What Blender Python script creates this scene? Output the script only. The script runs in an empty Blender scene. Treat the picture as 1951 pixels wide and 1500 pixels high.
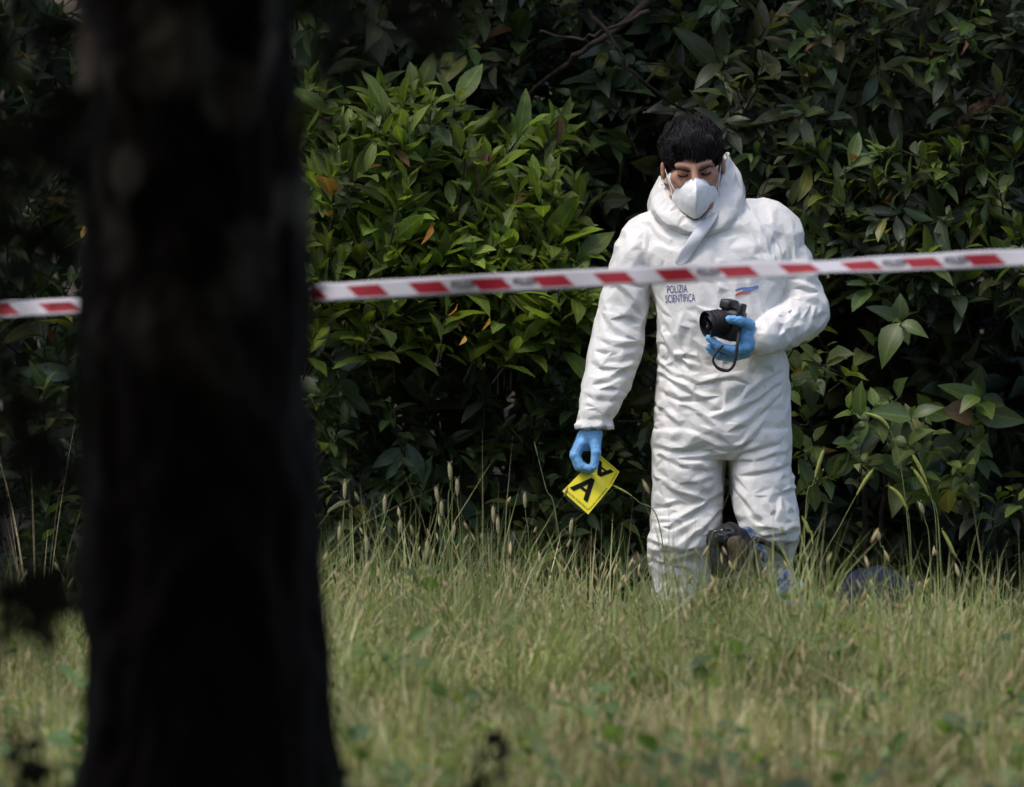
import bpy, bmesh, math, random
import numpy as np
from mathutils import Vector, Matrix, Euler
from mathutils.bvhtree import BVHTree

rng = np.random.default_rng(7)
random.seed(7)
C = bpy.context.scene.collection
sc = bpy.context.scene

# ------------------------------------------------------------------ camera, sky, sun, exposure
F = 13400.0                       # focal length in photo pixels (photo 1951 x 1500)
ZC = 0.987                        # camera height above the ground the man stands on
MD = 20.0                         # distance of the man
cam_d = bpy.data.cameras.new('camera_view')
cam = bpy.data.objects.new('camera_view', cam_d)
C.objects.link(cam)
cam.location = (0, 0, ZC)
cam.rotation_euler = (math.radians(90), 0, 0)
cam_d.sensor_width = 36
cam_d.lens = 36 * F / 1951
cam_d.clip_start = 0.1
cam_d.clip_end = 500
cam_d.dof.use_dof = True
cam_d.dof.focus_distance = 20.0
cam_d.dof.aperture_fstop = 3.6
cam_d.dof.aperture_blades = 0
sc.camera = cam

SUN_EL, SUN_AZ = 63.0, -48.0       # azimuth: degrees from -Y (towards the camera); negative = photo left
world = bpy.data.worlds.new('World')
sc.world = world
world.use_nodes = True
wn = world.node_tree
bg = wn.nodes['Background']
sky = wn.nodes.new('ShaderNodeTexSky')
sky.sky_type = 'NISHITA'
sky.sun_disc = False
sky.sun_elevation = math.radians(SUN_EL)
sdir = Vector((math.sin(math.radians(SUN_AZ)), -math.cos(math.radians(SUN_AZ)), 0))
sky.sun_rotation = math.atan2(sdir.x, sdir.y)
sky.air_density = 1.0
sky.dust_density = 2.5
wn.links.new(sky.outputs[0], bg.inputs[0])
bg.inputs[1].default_value = 0.15
sun_d = bpy.data.lights.new('sun', 'SUN')
sun = bpy.data.objects.new('sun', sun_d)
C.objects.link(sun)
tosun = Vector((sdir.x * math.cos(math.radians(SUN_EL)), sdir.y * math.cos(math.radians(SUN_EL)), math.sin(math.radians(SUN_EL))))
sun.rotation_euler = tosun.to_track_quat('Z', 'Y').to_euler()
sun.location = (0, 10, 12)
sun_d.energy = 1.1
sun_d.angle = math.radians(14)
sun_d.color = (1.0, 0.94, 0.86)
sc.view_settings.view_transform = 'Standard'
sc.view_settings.look = 'None'
sc.view_settings.gamma = 1
sc.view_settings.use_curve_mapping = False
sc.view_settings.exposure = 0.92
cy = sc.cycles
cy.use_denoising = True
cy.max_bounces = 6
cy.diffuse_bounces = 3
cy.glossy_bounces = 3
cy.transmission_bounces = 4
cy.sample_clamp_indirect = 4
cy.caustics_reflective = False
cy.caustics_refractive = False

# ------------------------------------------------------------------ helpers
def at(px, py, d=MD):
    return np.array([(px - 975.5) * d / F, d, ZC - (py - 750) * d / F])

def perlin(P, seed=0):
    P = np.asarray(P, dtype=np.float64)
    i = np.floor(P).astype(np.int64)
    f = P - i
    u = f * f * f * (f * (f * 6 - 15) + 10)
    out = np.zeros(len(P))
    for dx in (0, 1):
        for dy in (0, 1):
            for dz in (0, 1):
                a = (i[:, 0] + dx) * 374761393 + (i[:, 1] + dy) * 668265263 + (i[:, 2] + dz) * 2147483647 + seed * 1274126177
                a = (a ^ (a >> 13)) * 1274126177 & 0xFFFFFFFF
                a = (a ^ (a >> 16)) & 0xFFFFFFFF
                b = (a * 2654435761 & 0xFFFFFFFF) ^ (a >> 7)
                g = np.stack([(a & 1023) / 511.5 - 1, ((a >> 10) & 1023) / 511.5 - 1, (b & 1023) / 511.5 - 1], 1)
                dd = g[:, 0] * (f[:, 0] - dx) + g[:, 1] * (f[:, 1] - dy) + g[:, 2] * (f[:, 2] - dz)
                wx = u[:, 0] if dx else 1 - u[:, 0]
                wy = u[:, 1] if dy else 1 - u[:, 1]
                wz = u[:, 2] if dz else 1 - u[:, 2]
                out += dd * wx * wy * wz
    return out

def crumple(V, amp, scale, seed, stretch=(1, 1, 1), warp=0.4):
    P = V * scale / np.array(stretch)
    wv = np.stack([perlin(P * 0.7, seed + 11), perlin(P * 0.7, seed + 12), perlin(P * 0.7, seed + 13)], 1)
    n = perlin(P + wv * warp * 2, seed)
    return amp * (0.5 - np.abs(n) * 2.2)

def unit(v):
    v = np.asarray(v, float)
    return v / np.maximum(np.linalg.norm(v, axis=-1, keepdims=True), 1e-9)

def np_mesh(name, V, faces, smooth=True, attrs=None):
    """V (n,3); faces = list of (m,k) int arrays."""
    me = bpy.data.meshes.new(name)
    V = np.ascontiguousarray(V, dtype=np.float32)
    if not isinstance(faces, list):
        faces = [faces]
    faces = [np.asarray(f, dtype=np.int32) for f in faces if len(f)]
    loops = np.concatenate([f.ravel() for f in faces])
    tot = np.concatenate([np.full(len(f), f.shape[1], np.int32) for f in faces])
    start = np.concatenate([[0], np.cumsum(tot)[:-1]]).astype(np.int32)
    me.vertices.add(len(V)); me.vertices.foreach_set('co', V.ravel())
    me.loops.add(len(loops)); me.loops.foreach_set('vertex_index', loops)
    me.polygons.add(len(tot)); me.polygons.foreach_set('loop_start', start)
    me.polygons.foreach_set('loop_total', tot)
    me.polygons.foreach_set('use_smooth', np.full(len(tot), smooth))
    for k, a in (attrs or {}).items():
        a = np.asarray(a, dtype=np.float32)
        if a.ndim == 1:
            at_ = me.attributes.new(k, 'FLOAT', 'POINT'); at_.data.foreach_set('value', a)
        elif a.shape[1] == 2:
            at_ = me.attributes.new(k, 'FLOAT2', 'POINT'); at_.data.foreach_set('vector', a.ravel())
        else:
            if a.shape[1] == 3:
                a = np.concatenate([a, np.ones((len(a), 1), np.float32)], 1)
            at_ = me.attributes.new(k, 'FLOAT_COLOR', 'POINT'); at_.data.foreach_set('color', np.ascontiguousarray(a).ravel())
    me.update(calc_edges=True)
    me.validate()
    return me

def link(name, me, mat=None, parent=None, label=None, cat=None, group=None, kind=None):
    o = bpy.data.objects.new(name, me)
    C.objects.link(o)
    if me is not None and mat is not None and len(me.materials) == 0:
        me.materials.append(mat)
    if parent is not None:
        o.parent = parent
        o.matrix_parent_inverse = parent.matrix_basis.inverted()
    if label: o['label'] = label
    if cat: o['category'] = cat
    if group: o['group'] = group
    if kind: o['kind'] = kind
    return o

def empty(name, loc, label, cat, group=None):
    o = link(name, None, label=label, cat=cat, group=group)
    o.location = tuple(float(v) for v in loc)
    o.empty_display_size = 0.1
    return o

class Geo:
    """collects pieces (vertices, faces) for one mesh"""
    def __init__(s): s.V = []; s.F3 = []; s.F4 = []; s.n = 0; s.A = {}
    def add(s, V, F, **attrs):
        V = np.asarray(V, float)
        F = np.asarray(F, int)
        if len(F):
            (s.F3 if F.shape[1] == 3 else s.F4).append(F + s.n)
        s.V.append(V); s.n += len(V)
        for k, a in attrs.items(): s.A.setdefault(k, []).append(np.asarray(a, float))
    def mesh(s, name, smooth=True):
        fs = []
        if s.F3: fs.append(np.concatenate(s.F3))
        if s.F4: fs.append(np.concatenate(s.F4))
        return np_mesh(name, np.concatenate(s.V), fs, smooth, {k: np.concatenate(a) for k, a in s.A.items()})

def grid_faces(nu, nv, close_u=False, close_v=False):
    iu = np.arange(nu if close_u else nu - 1)
    iv = np.arange(nv if close_v else nv - 1)
    a, b = np.meshgrid(iu, iv, indexing='ij')
    a = a.ravel(); b = b.ravel()
    a2 = (a + 1) % nu; b2 = (b + 1) % nv
    return np.stack([a * nv + b, a2 * nv + b, a2 * nv + b2, a * nv + b2], 1)

def catmull(P, n, closed=False):
    P = np.asarray(P, float)
    m = len(P)
    t = np.linspace(0, m if closed else m - 1, n, endpoint=not closed)
    i = np.floor(t).astype(int)
    if not closed: i = np.minimum(i, m - 2)
    f = (t - i)[:, None] if P.ndim == 2 else (t - i)[:, None, None]
    idx = lambda k: (k % m) if closed else np.clip(k, 0, m - 1)
    p0, p1, p2, p3 = P[idx(i - 1)], P[idx(i)], P[idx(i + 1)], P[idx(i + 2)]
    return 0.5 * (2 * p1 + (p2 - p0) * f + (2 * p0 - 5 * p1 + 4 * p2 - p3) * f ** 2 + (3 * p1 - p0 - 3 * p2 + p3) * f ** 3)

def tube(path, rad, n=8, cap=True, flat=None, ref=(0, 0, 1)):
    """swept tube; rad scalar or array; flat=(a,b) scales the two section axes"""
    path = np.asarray(path, float)
    m = len(path)
    r = np.broadcast_to(np.asarray(rad, float), (m,))
    T = unit(np.gradient(path, axis=0))
    ref = np.asarray(ref, float)
    N = np.zeros_like(T)
    prev = ref
    for k in range(m):
        v = prev - T[k] * np.dot(prev, T[k])
        if np.linalg.norm(v) < 1e-4:
            v = np.array([1.0, 0.2, 0.1]) - T[k] * np.dot([1.0, 0.2, 0.1], T[k])
        N[k] = unit(v); prev = N[k]
    B = np.cross(T, N)
    a = np.arange(n) * 2 * math.pi / n
    fa, fb = flat or (1, 1)
    V = path[:, None] + r[:, None, None] * (np.cos(a)[None, :, None] * N[:, None] * fa + np.sin(a)[None, :, None] * B[:, None] * fb)
    V = V.reshape(-1, 3)
    Fq = grid_faces(m, n, close_v=True)
    if cap:
        V = np.concatenate([V, path[:1], path[-1:]])
        k = np.arange(n); k2 = (k + 1) % n
        c0 = m * n; c1 = c0 + 1
        Fc = np.concatenate([np.stack([np.full(n, c0), k2, k, k], 1), np.stack([np.full(n, c1), (m - 1) * n + k, (m - 1) * n + k2, (m - 1) * n + k2], 1)])
        return V, Fq, Fc[:, :3]
    return V, Fq, np.zeros((0, 3), int)

def add_tube(g, path, rad, n=8, **kw):
    attrs = kw.pop('attrs', {})
    V, a, b = tube(path, rad, n, **kw)
    A = {k: np.repeat(np.asarray(v, float)[None], len(V), 0) for k, v in attrs.items()}
    n0 = g.n
    g.add(V, a, **A)
    if len(b): g.F3.append(b + n0)

def box_geo(c, s, R=None, bevel=0.004):
    bm = bmesh.new()
    bmesh.ops.create_cube(bm, size=1)
    for v in bm.verts: v.co = Vector((v.co.x * s[0], v.co.y * s[1], v.co.z * s[2]))
    if bevel: bmesh.ops.bevel(bm, geom=bm.edges[:], offset=bevel, segments=2, affect='EDGES', profile=0.6)
    if R is not None:
        for v in bm.verts: v.co = R @ v.co
    for v in bm.verts: v.co += Vector(c)
    return bm

def bm_mesh(bm, name, smooth=False):
    me = bpy.data.meshes.new(name)
    bm.normal_update(); bm.to_mesh(me); bm.free()
    for p in me.polygons: p.use_smooth = smooth
    return me

# ------------------------------------------------------------------ signed-distance modelling (body, clothes, hands)
class Field:
    def __init__(s, lo, hi, h):
        s.lo = np.asarray(lo, float); s.h = h
        s.n = np.ceil((np.asarray(hi, float) - s.lo) / h).astype(int) + 1
        s.f = np.full(tuple(s.n), 0.3, np.float32)
    def apply(s, fn, lo, hi, k=0.02, mode='u', pad=0.05):
        a = np.clip(np.floor((np.asarray(lo) - pad - k - s.lo) / s.h).astype(int), 0, s.n)
        b = np.clip(np.ceil((np.asarray(hi) + pad + k - s.lo) / s.h).astype(int) + 1, 0, s.n)
        if np.any(b <= a): return
        ax = [(s.lo[i] + np.arange(a[i], b[i]) * s.h).astype(np.float32) for i in range(3)]
        X, Y, Z = ax[0][:, None, None], ax[1][None, :, None], ax[2][None, None, :]
        d = fn(X, Y, Z)
        sl = tuple(slice(a[i], b[i]) for i in range(3))
        A = s.f[sl]
        if mode == 'u':
            hh = np.clip(0.5 + 0.5 * (A - d) / k, 0, 1)
            s.f[sl] = A + (d - A) * hh - k * hh * (1 - hh)
        else:
            hh = np.clip(0.5 - 0.5 * (A + d) / k, 0, 1)
            s.f[sl] = A + (-d - A) * hh + k * hh * (1 - hh)
    def cone(s, a, b, r1, r2, k=0.02, sy=1.0):
        a = np.asarray(a, float); b = np.asarray(b, float)
        R = max(r1, r2)
        ba = b - a; L2 = float(np.dot(ba, ba)) + 1e-12
        def fn(X, Y, Z):
            t = np.clip(((X - a[0]) * ba[0] + (Y - a[1]) * ba[1] + (Z - a[2]) * ba[2]) / L2, 0, 1)
            dx = X - a[0] - t * ba[0]; dy = (Y - a[1] - t * ba[1]) / sy; dz = Z - a[2] - t * ba[2]
            return np.sqrt(dx * dx + dy * dy + dz * dz) - (r1 + (r2 - r1) * t)
        s.apply(fn, np.minimum(a, b) - R * max(1, sy), np.maximum(a, b) + R * max(1, sy), k)
    def chain(s, pts, rs, k=0.01, sy=1.0):
        for i in range(len(pts) - 1): s.cone(pts[i], pts[i + 1], rs[i], rs[i + 1], k, sy)
    def ell(s, c, r, k=0.02, M=None, mode='u'):
        c = np.asarray(c, float); r = np.asarray(r, float)
        M = np.eye(3) if M is None else np.asarray(M)
        def fn(X, Y, Z):
            x = X - c[0]; y = Y - c[1]; z = Z - c[2]
            u = (M[0, 0] * x + M[1, 0] * y + M[2, 0] * z) / r[0]
            v = (M[0, 1] * x + M[1, 1] * y + M[2, 1] * z) / r[1]
            w = (M[0, 2] * x + M[1, 2] * y + M[2, 2] * z) / r[2]
            k0 = np.sqrt(u * u + v * v + w * w) + 1e-6
            k1 = np.sqrt((u / r[0]) ** 2 + (v / r[1]) ** 2 + (w / r[2]) ** 2) + 1e-6
            return k0 * (k0 - 1) / k1
        R = r.max()
        s.apply(fn, c - R, c + R, k, mode)
    def loft(s, rows, k=0.02, p=2.4):
        """rows: (z, x0, x1, y0, y1) sections stacked in z"""
        rows = np.array(sorted(rows, key=lambda r: r[0]), float)
        z = rows[:, 0]
        def fn(X, Y, Z):
            zz = Z.ravel()
            g = lambda c: np.interp(zz, z, rows[:, c]).astype(np.float32)[None, None, :]
            x0, x1, y0, y1 = g(1), g(2), g(3), g(4)
            ax = (x1 - x0) / 2; ay = (y1 - y0) / 2
            q = (np.abs((X - (x0 + x1) / 2) / ax) ** p + np.abs((Y - (y0 + y1) / 2) / ay) ** p) ** (1 / p)
            d = (q - 1) * np.minimum(ax, ay)
            dz = np.maximum(z[0] - Z, Z - z[-1])
            return np.maximum(d, dz)
        s.apply(fn, (rows[:, 1].min(), rows[:, 3].min(), z[0]), (rows[:, 2].max(), rows[:, 4].max(), z[-1]), k)
    def mesh(s, relax=2):
        f = s.f; n = s.n
        sg = f < 0
        cs = [(i, j, k) for i in (0, 1) for j in (0, 1) for k in (0, 1)]
        cut = lambda a, o: a[o[0]:n[0] - 1 + o[0], o[1]:n[1] - 1 + o[1], o[2]:n[2] - 1 + o[2]]
        cnt = sum(cut(sg, o).astype(np.int8) for o in cs)
        act = (cnt > 0) & (cnt < 8)
        I = np.argwhere(act)
        idx = np.full(act.shape, -1, np.int64); idx[act] = np.arange(len(I))
        vals = {o: f[I[:, 0] + o[0], I[:, 1] + o[1], I[:, 2] + o[2]].astype(float) for o in cs}
        P = np.zeros((len(I), 3)); N = np.zeros(len(I))
        for a in cs:
            for ax in range(3):
                if a[ax] == 0:
                    b = list(a); b[ax] = 1; b = tuple(b)
                    va, vb = vals[a], vals[b]
                    m = (va < 0) != (vb < 0)
                    t = np.where(m, va / np.where(m, va - vb, 1), 0)
                    pt = np.array(a, float)[None] + t[:, None] * (np.array(b) - np.array(a))[None]
                    P[m] += pt[m]; N[m] += 1
        V = s.lo + (I + P / N[:, None]) * s.h
        Q = []
        for ax in range(3):
            o1, o2 = [(1, 2), (2, 0), (0, 1)][ax]
            s0 = [slice(None)] * 3; s1 = [slice(None)] * 3
            s0[ax] = slice(0, n[ax] - 1); s1[ax] = slice(1, n[ax])
            A = sg[tuple(s0)]; B = sg[tuple(s1)]
            E = np.argwhere(A != B)
            E = E[(E[:, o1] > 0) & (E[:, o2] > 0) & (E[:, o1] < n[o1] - 1) & (E[:, o2] < n[o2] - 1)]
            fl = A[E[:, 0], E[:, 1], E[:, 2]]
            q = []
            for d1, d2 in ((-1, -1), (0, -1), (0, 0), (-1, 0)):
                c = E.copy(); c[:, o1] += d1; c[:, o2] += d2
                q.append(idx[c[:, 0], c[:, 1], c[:, 2]])
            q = np.stack(q, 1)
            q[~fl] = q[~fl][:, ::-1]
            Q.append(q)
        Q = np.concatenate(Q)
        for _ in range(relax): V = laplace(V, Q, 0.5)
        return V, Q

def laplace(V, Q, a):
    S = np.zeros_like(V); c = np.zeros(len(V))
    for i in range(4):
        p, q = Q[:, i], Q[:, (i + 1) % 4]
        for u, v in ((p, q), (q, p)):
            for ax in range(3): S[:, ax] += np.bincount(u, V[v, ax], len(V))
            c += np.bincount(u, minlength=len(V))
    return V + a * (S / np.maximum(c, 1)[:, None] - V)

def buckle(V0, Q, surplus, axis, ax_surplus, iters=260, lo=-.02, hi=.016, seed_disp=None, pin=None, grav=2e-5, bend=.035, anchor=.004):
    """relax a cloth whose edges are a little too long for its shape, so that it folds: surplus per vertex, more along axis"""
    N0 = vnormals(V0, Q)
    E = np.concatenate([Q[:, [0, 1]], Q[:, [1, 2]], Q[:, [2, 3]], Q[:, [3, 0]]])
    E = np.unique(np.sort(E, 1), axis=0)
    E = np.concatenate([E, Q[:, [0, 2]], Q[:, [1, 3]]])
    a, b = E[:, 0], E[:, 1]
    d = V0[b] - V0[a]; L0 = np.linalg.norm(d, axis=1) + 1e-9
    ca = np.abs((d / L0[:, None] * (axis[a] + axis[b]) * .5).sum(1))
    L = L0 * (1 + (surplus[a] + surplus[b]) * .5 * (1 - ca) + (ax_surplus[a] + ax_surplus[b]) * .5 * ca)
    n = len(V0)
    cnt = np.maximum(np.bincount(a, minlength=n) + np.bincount(b, minlength=n), 1)[:, None]
    V = V0 + N0 * (seed_disp if seed_disp is not None else 0)[:, None]
    free = np.ones((n, 1)) if pin is None else (1 - pin)[:, None]
    for it in range(iters):
        d = V[b] - V[a]; l = np.linalg.norm(d, axis=1) + 1e-9
        c = d * (.5 * (l - L) / l)[:, None]
        A = np.stack([np.bincount(a, c[:, k], n) - np.bincount(b, c[:, k], n) for k in range(3)], 1)
        V = V + A / cnt * 1.7 * free
        V[:, 2] -= grav * free[:, 0]
        d1 = laplace(V, Q, 1.0) - V
        V = V - bend * (laplace(d1, Q, 1.0) - d1) * free
        off = V - V0
        dn = (off * N0).sum(1)
        V += N0 * (np.clip(dn, lo, hi) - dn)[:, None] * .7 - off * anchor
    return V

def vnormals(V, Q):
    n = np.cross(V[Q[:, 2]] - V[Q[:, 0]], V[Q[:, 3 if Q.shape[1] == 4 else 1]] - V[Q[:, 1 if Q.shape[1] == 4 else 0]])
    if Q.shape[1] == 3: n = np.cross(V[Q[:, 1]] - V[Q[:, 0]], V[Q[:, 2]] - V[Q[:, 0]])
    out = np.zeros_like(V)
    for i in range(Q.shape[1]):
        for ax in range(3): out[:, ax] += np.bincount(Q[:, i], n[:, ax], len(V))
    return unit(out)

def crisp(V, Q, faces, name, soft=2, sub=2):
    """papery folds: collapse the relaxed cloth to large flat facets meeting in straight creases, then round the creases a little"""
    me = np_mesh(name, V, Q)
    o = bpy.data.objects.new(name, me); C.objects.link(o)
    m1 = o.modifiers.new('facets', 'DECIMATE'); m1.ratio = faces / (2.0 * len(Q))
    m2 = o.modifiers.new('split', 'SUBSURF'); m2.subdivision_type = 'SIMPLE'; m2.levels = sub
    m3 = o.modifiers.new('soften', 'SMOOTH'); m3.factor = .5; m3.iterations = soft
    dg = bpy.context.evaluated_depsgraph_get(); dg.update()
    out = bpy.data.meshes.new_from_object(o.evaluated_get(dg))
    bpy.data.objects.remove(o); bpy.data.meshes.remove(me)
    out.name = name
    out.polygons.foreach_set('use_smooth', np.ones(len(out.polygons), bool))
    return out

# ------------------------------------------------------------------ materials
def new_mat(name):
    m = bpy.data.materials.new(name)
    m.use_nodes = True
    nt = m.node_tree
    return m, nt, nt.nodes['Principled BSDF'], nt.nodes['Material Output']

def node(nt, t, **kw):
    n = nt.nodes.new(t)
    for k, v in kw.items():
        if hasattr(n, k): setattr(n, k, v)
        else: n.inputs[k].default_value = v
    return n

def simple_mat(name, col, rough=0.6, spec=0.5, noise=0.15, scale=40, bump=0.0, bscale=120, col2=None):
    m, nt, b, out = new_mat(name)
    tc = node(nt, 'ShaderNodeTexCoord')
    nz = node(nt, 'ShaderNodeTexNoise', Scale=scale, Detail=5.0)
    nt.links.new(tc.outputs['Object'], nz.inputs['Vector'])
    mx = node(nt, 'ShaderNodeMix', data_type='RGBA')
    c2 = col2 or tuple(c * (1 - noise * 2) for c in col)
    mx.inputs[6].default_value = (*c2, 1)
    mx.inputs[7].default_value = (*(tuple(c * (1 + noise) for c in col) if col2 is None else col), 1)
    rp = node(nt, 'ShaderNodeMapRange')
    rp.inputs[1].default_value = 0.35; rp.inputs[2].default_value = 0.65
    nt.links.new(nz.outputs[0], rp.inputs[0])
    nt.links.new(rp.outputs[0], mx.inputs[0])
    nt.links.new(mx.outputs[2], b.inputs['Base Color'])
    b.inputs['Roughness'].default_value = rough
    b.inputs['Specular IOR Level'].default_value = spec
    if bump:
        n2 = node(nt, 'ShaderNodeTexNoise', Scale=bscale, Detail=6.0)
        nt.links.new(tc.outputs['Object'], n2.inputs['Vector'])
        bp = node(nt, 'ShaderNodeBump', Strength=bump, Distance=0.004)
        nt.links.new(n2.outputs[0], bp.inputs['Height'])
        nt.links.new(bp.outputs[0], b.inputs['Normal'])
    return m

def leaf_mat(name, rough=0.38, trans=0.35, spec=0.5, tgain=1.6):
    """colour = mesh attribute 'col' (joined leaves) or object colour (single leaves), paler midrib, paler underside"""
    m, nt, b, out = new_mat(name)
    L = nt.links.new
    a = node(nt, 'ShaderNodeAttribute', attribute_name='col')
    oi = node(nt, 'ShaderNodeObjectInfo')
    add = node(nt, 'ShaderNodeVectorMath', operation='ADD')
    L(a.outputs['Color'], add.inputs[0]); L(oi.outputs['Color'], add.inputs[1])
    md = node(nt, 'ShaderNodeAttribute', attribute_name='mid')
    mr = node(nt, 'ShaderNodeMapRange')
    mr.inputs[1].default_value = 0.04; mr.inputs[2].default_value = 0.16; mr.inputs[3].default_value = 1.55; mr.inputs[4].default_value = 1.0
    L(md.outputs['Fac'], mr.inputs[0])
    tc = node(nt, 'ShaderNodeTexCoord')
    nz = node(nt, 'ShaderNodeTexNoise', Scale=35.0, Detail=4.0)
    L(tc.outputs['Object'], nz.inputs['Vector'])
    nr = node(nt, 'ShaderNodeMapRange')
    nr.inputs[1].default_value = 0.3; nr.inputs[2].default_value = 0.7; nr.inputs[3].default_value = 0.75; nr.inputs[4].default_value = 1.2
    L(nz.outputs[0], nr.inputs[0])
    mu = node(nt, 'ShaderNodeMath', operation='MULTIPLY'); L(mr.outputs[0], mu.inputs[0]); L(nr.outputs[0], mu.inputs[1])
    sca = node(nt, 'ShaderNodeVectorMath', operation='SCALE'); L(add.outputs[0], sca.inputs[0]); L(mu.outputs[0], sca.inputs['Scale'])
    L(sca.outputs[0], b.inputs['Base Color'])
    b.inputs['Roughness'].default_value = rough
    b.inputs['Specular IOR Level'].default_value = spec
    bp = node(nt, 'ShaderNodeBump', Strength=0.25, Distance=0.003)
    L(nz.outputs[0], bp.inputs['Height']); L(bp.outputs[0], b.inputs['Normal'])
    if trans > 0:
        tr = node(nt, 'ShaderNodeBsdfTranslucent')
        ts = node(nt, 'ShaderNodeVectorMath', operation='MULTIPLY'); ts.inputs[1].default_value = (tgain * 1.1, tgain * 1.15, tgain * 0.5)
        L(sca.outputs[0], ts.inputs[0]); L(ts.outputs[0], tr.inputs['Color'])
        ms = node(nt, 'ShaderNodeMixShader'); ms.inputs[0].default_value = trans
        L(b.outputs[0], ms.inputs[1]); L(tr.outputs[0], ms.inputs[2]); L(ms.outputs[0], out.inputs['Surface'])
    return m

M_leaf = leaf_mat('glossy_leaf', 0.44, 0.25, 0.4)
M_lightleaf = leaf_mat('young_leaf', 0.48, 0.38, 0.4)
M_dull = leaf_mat('dull_leaf', 0.9, 0.1, 0.05)
M_blade = leaf_mat('grass_blade', 0.55, 0.3, 0.3, 1.2)
M_bark = simple_mat('twig_bark', (0.032, 0.024, 0.018), 0.85, 0.2, 0.3, 30, 0.5, 90)

# white coverall fabric: fine crinkle and weave-like grain
def coverall_mat():
    m, nt, b, out = new_mat('coverall_fabric')
    L = nt.links.new
    tc = node(nt, 'ShaderNodeTexCoord')
    n1 = node(nt, 'ShaderNodeTexNoise', Scale=6.0, Detail=4.0)
    L(tc.outputs['Object'], n1.inputs['Vector'])
    # dust and grass stains towards the trouser legs: wear with its own shape
    sp = node(nt, 'ShaderNodeSeparateXYZ'); L(tc.outputs['Object'], sp.inputs[0])
    mr = node(nt, 'ShaderNodeMapRange'); mr.inputs[1].default_value = 0.75; mr.inputs[2].default_value = 0.3; L(sp.outputs[2], mr.inputs[0])
    n2 = node(nt, 'ShaderNodeTexNoise', Scale=14.0, Detail=6.0); L(tc.outputs['Object'], n2.inputs['Vector'])
    nm = node(nt, 'ShaderNodeMapRange'); nm.inputs[1].default_value = 0.42; nm.inputs[2].default_value = 0.75; L(n2.outputs[0], nm.inputs[0])
    mul = node(nt, 'ShaderNodeMath', operation='MULTIPLY'); L(mr.outputs[0], mul.inputs[0]); L(nm.outputs[0], mul.inputs[1])
    mx = node(nt, 'ShaderNodeMix', data_type='RGBA'); mx.inputs[6].default_value = (0.66, 0.64, 0.61, 1); mx.inputs[7].default_value = (0.42, 0.40, 0.29, 1)
    L(mul.outputs[0], mx.inputs[0]); L(mx.outputs[2], b.inputs['Base Color'])
    b.inputs['Roughness'].default_value = 0.55
    b.inputs['Specular IOR Level'].default_value = 0.35
    vo = node(nt, 'ShaderNodeTexVoronoi', feature='DISTANCE_TO_EDGE', Scale=26.0)
    wv = node(nt, 'ShaderNodeVectorMath', operation='ADD')
    sn = node(nt, 'ShaderNodeVectorMath', operation='SCALE'); sn.inputs['Scale'].default_value = 0.06
    L(n2.outputs['Color'], sn.inputs[0]); L(tc.outputs['Object'], wv.inputs[0]); L(sn.outputs[0], wv.inputs[1]); L(wv.outputs[0], vo.inputs['Vector'])
    rg = node(nt, 'ShaderNodeTexNoise', Scale=7.0, Detail=7.0); rg.noise_type = 'RIDGED_MULTIFRACTAL'; L(wv.outputs[0], rg.inputs['Vector'])
    b0 = node(nt, 'ShaderNodeBump', Strength=0.5, Distance=0.010); L(rg.outputs[0], b0.inputs['Height'])
    b1 = node(nt, 'ShaderNodeBump', Strength=0.12, Distance=0.012); L(vo.outputs['Distance'], b1.inputs['Height']); L(b0.outputs[0], b1.inputs['Normal'])
    n3 = node(nt, 'ShaderNodeTexNoise', Scale=95.0, Detail=5.0); L(tc.outputs['Object'], n3.inputs['Vector'])
    b2 = node(nt, 'ShaderNodeBump', Strength=0.28, Distance=0.003); L(n3.outputs[0], b2.inputs['Height']); L(b1.outputs[0], b2.inputs['Normal'])
    L(b2.outputs[0], b.inputs['Normal'])
    return m
M_suit = coverall_mat()

# ------------------------------------------------------------------ ground
def ground_z(x, y):
    x = np.asarray(x, float); y = np.asarray(y, float)
    p = np.interp(y, [-10, 4, 10, 12.5, 14, 16, 18.2, 19.3, 20.5, 22.5, 25, 30, 45], [0.05, 0.08, 0.15, 0.16, 0.09, 0.10, 0.12, 0.03, 0.0, 0.05, 0.5, 3.2, 9])
    P = np.stack([np.broadcast_to(x, np.broadcast(x, y).shape).ravel(), np.broadcast_to(y, np.broadcast(x, y).shape).ravel(), np.zeros(np.broadcast(x, y).size)], 1)
    n = perlin(P * 0.8, 3).reshape(np.broadcast(x, y).shape) * 0.05 + perlin(P * 3.0, 4).reshape(np.broadcast(x, y).shape) * 0.02
    return p + n

gx = np.concatenate([np.linspace(-40, -6, 14), np.linspace(-5, 5, 90), np.linspace(6, 40, 14)])
gy = np.concatenate([np.linspace(-20, 8, 12), np.linspace(9, 24, 130), np.linspace(25, 45, 16)])
GX, GY = np.meshgrid(gx, gy, indexing='ij')
GV = np.stack([GX.ravel(), GY.ravel(), ground_z(GX, GY).ravel()], 1)
M_soil = simple_mat('soil_and_litter', (0.085, 0.062, 0.042), 0.95, 0.1, 0.3, 9, 0.8, 30, col2=(0.035, 0.03, 0.02))
link('ground', np_mesh('ground', GV, grid_faces(len(gx), len(gy))), M_soil, label='brown soil and leaf litter under the grass rising to a bank behind the hedge', kind='structure')

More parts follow.
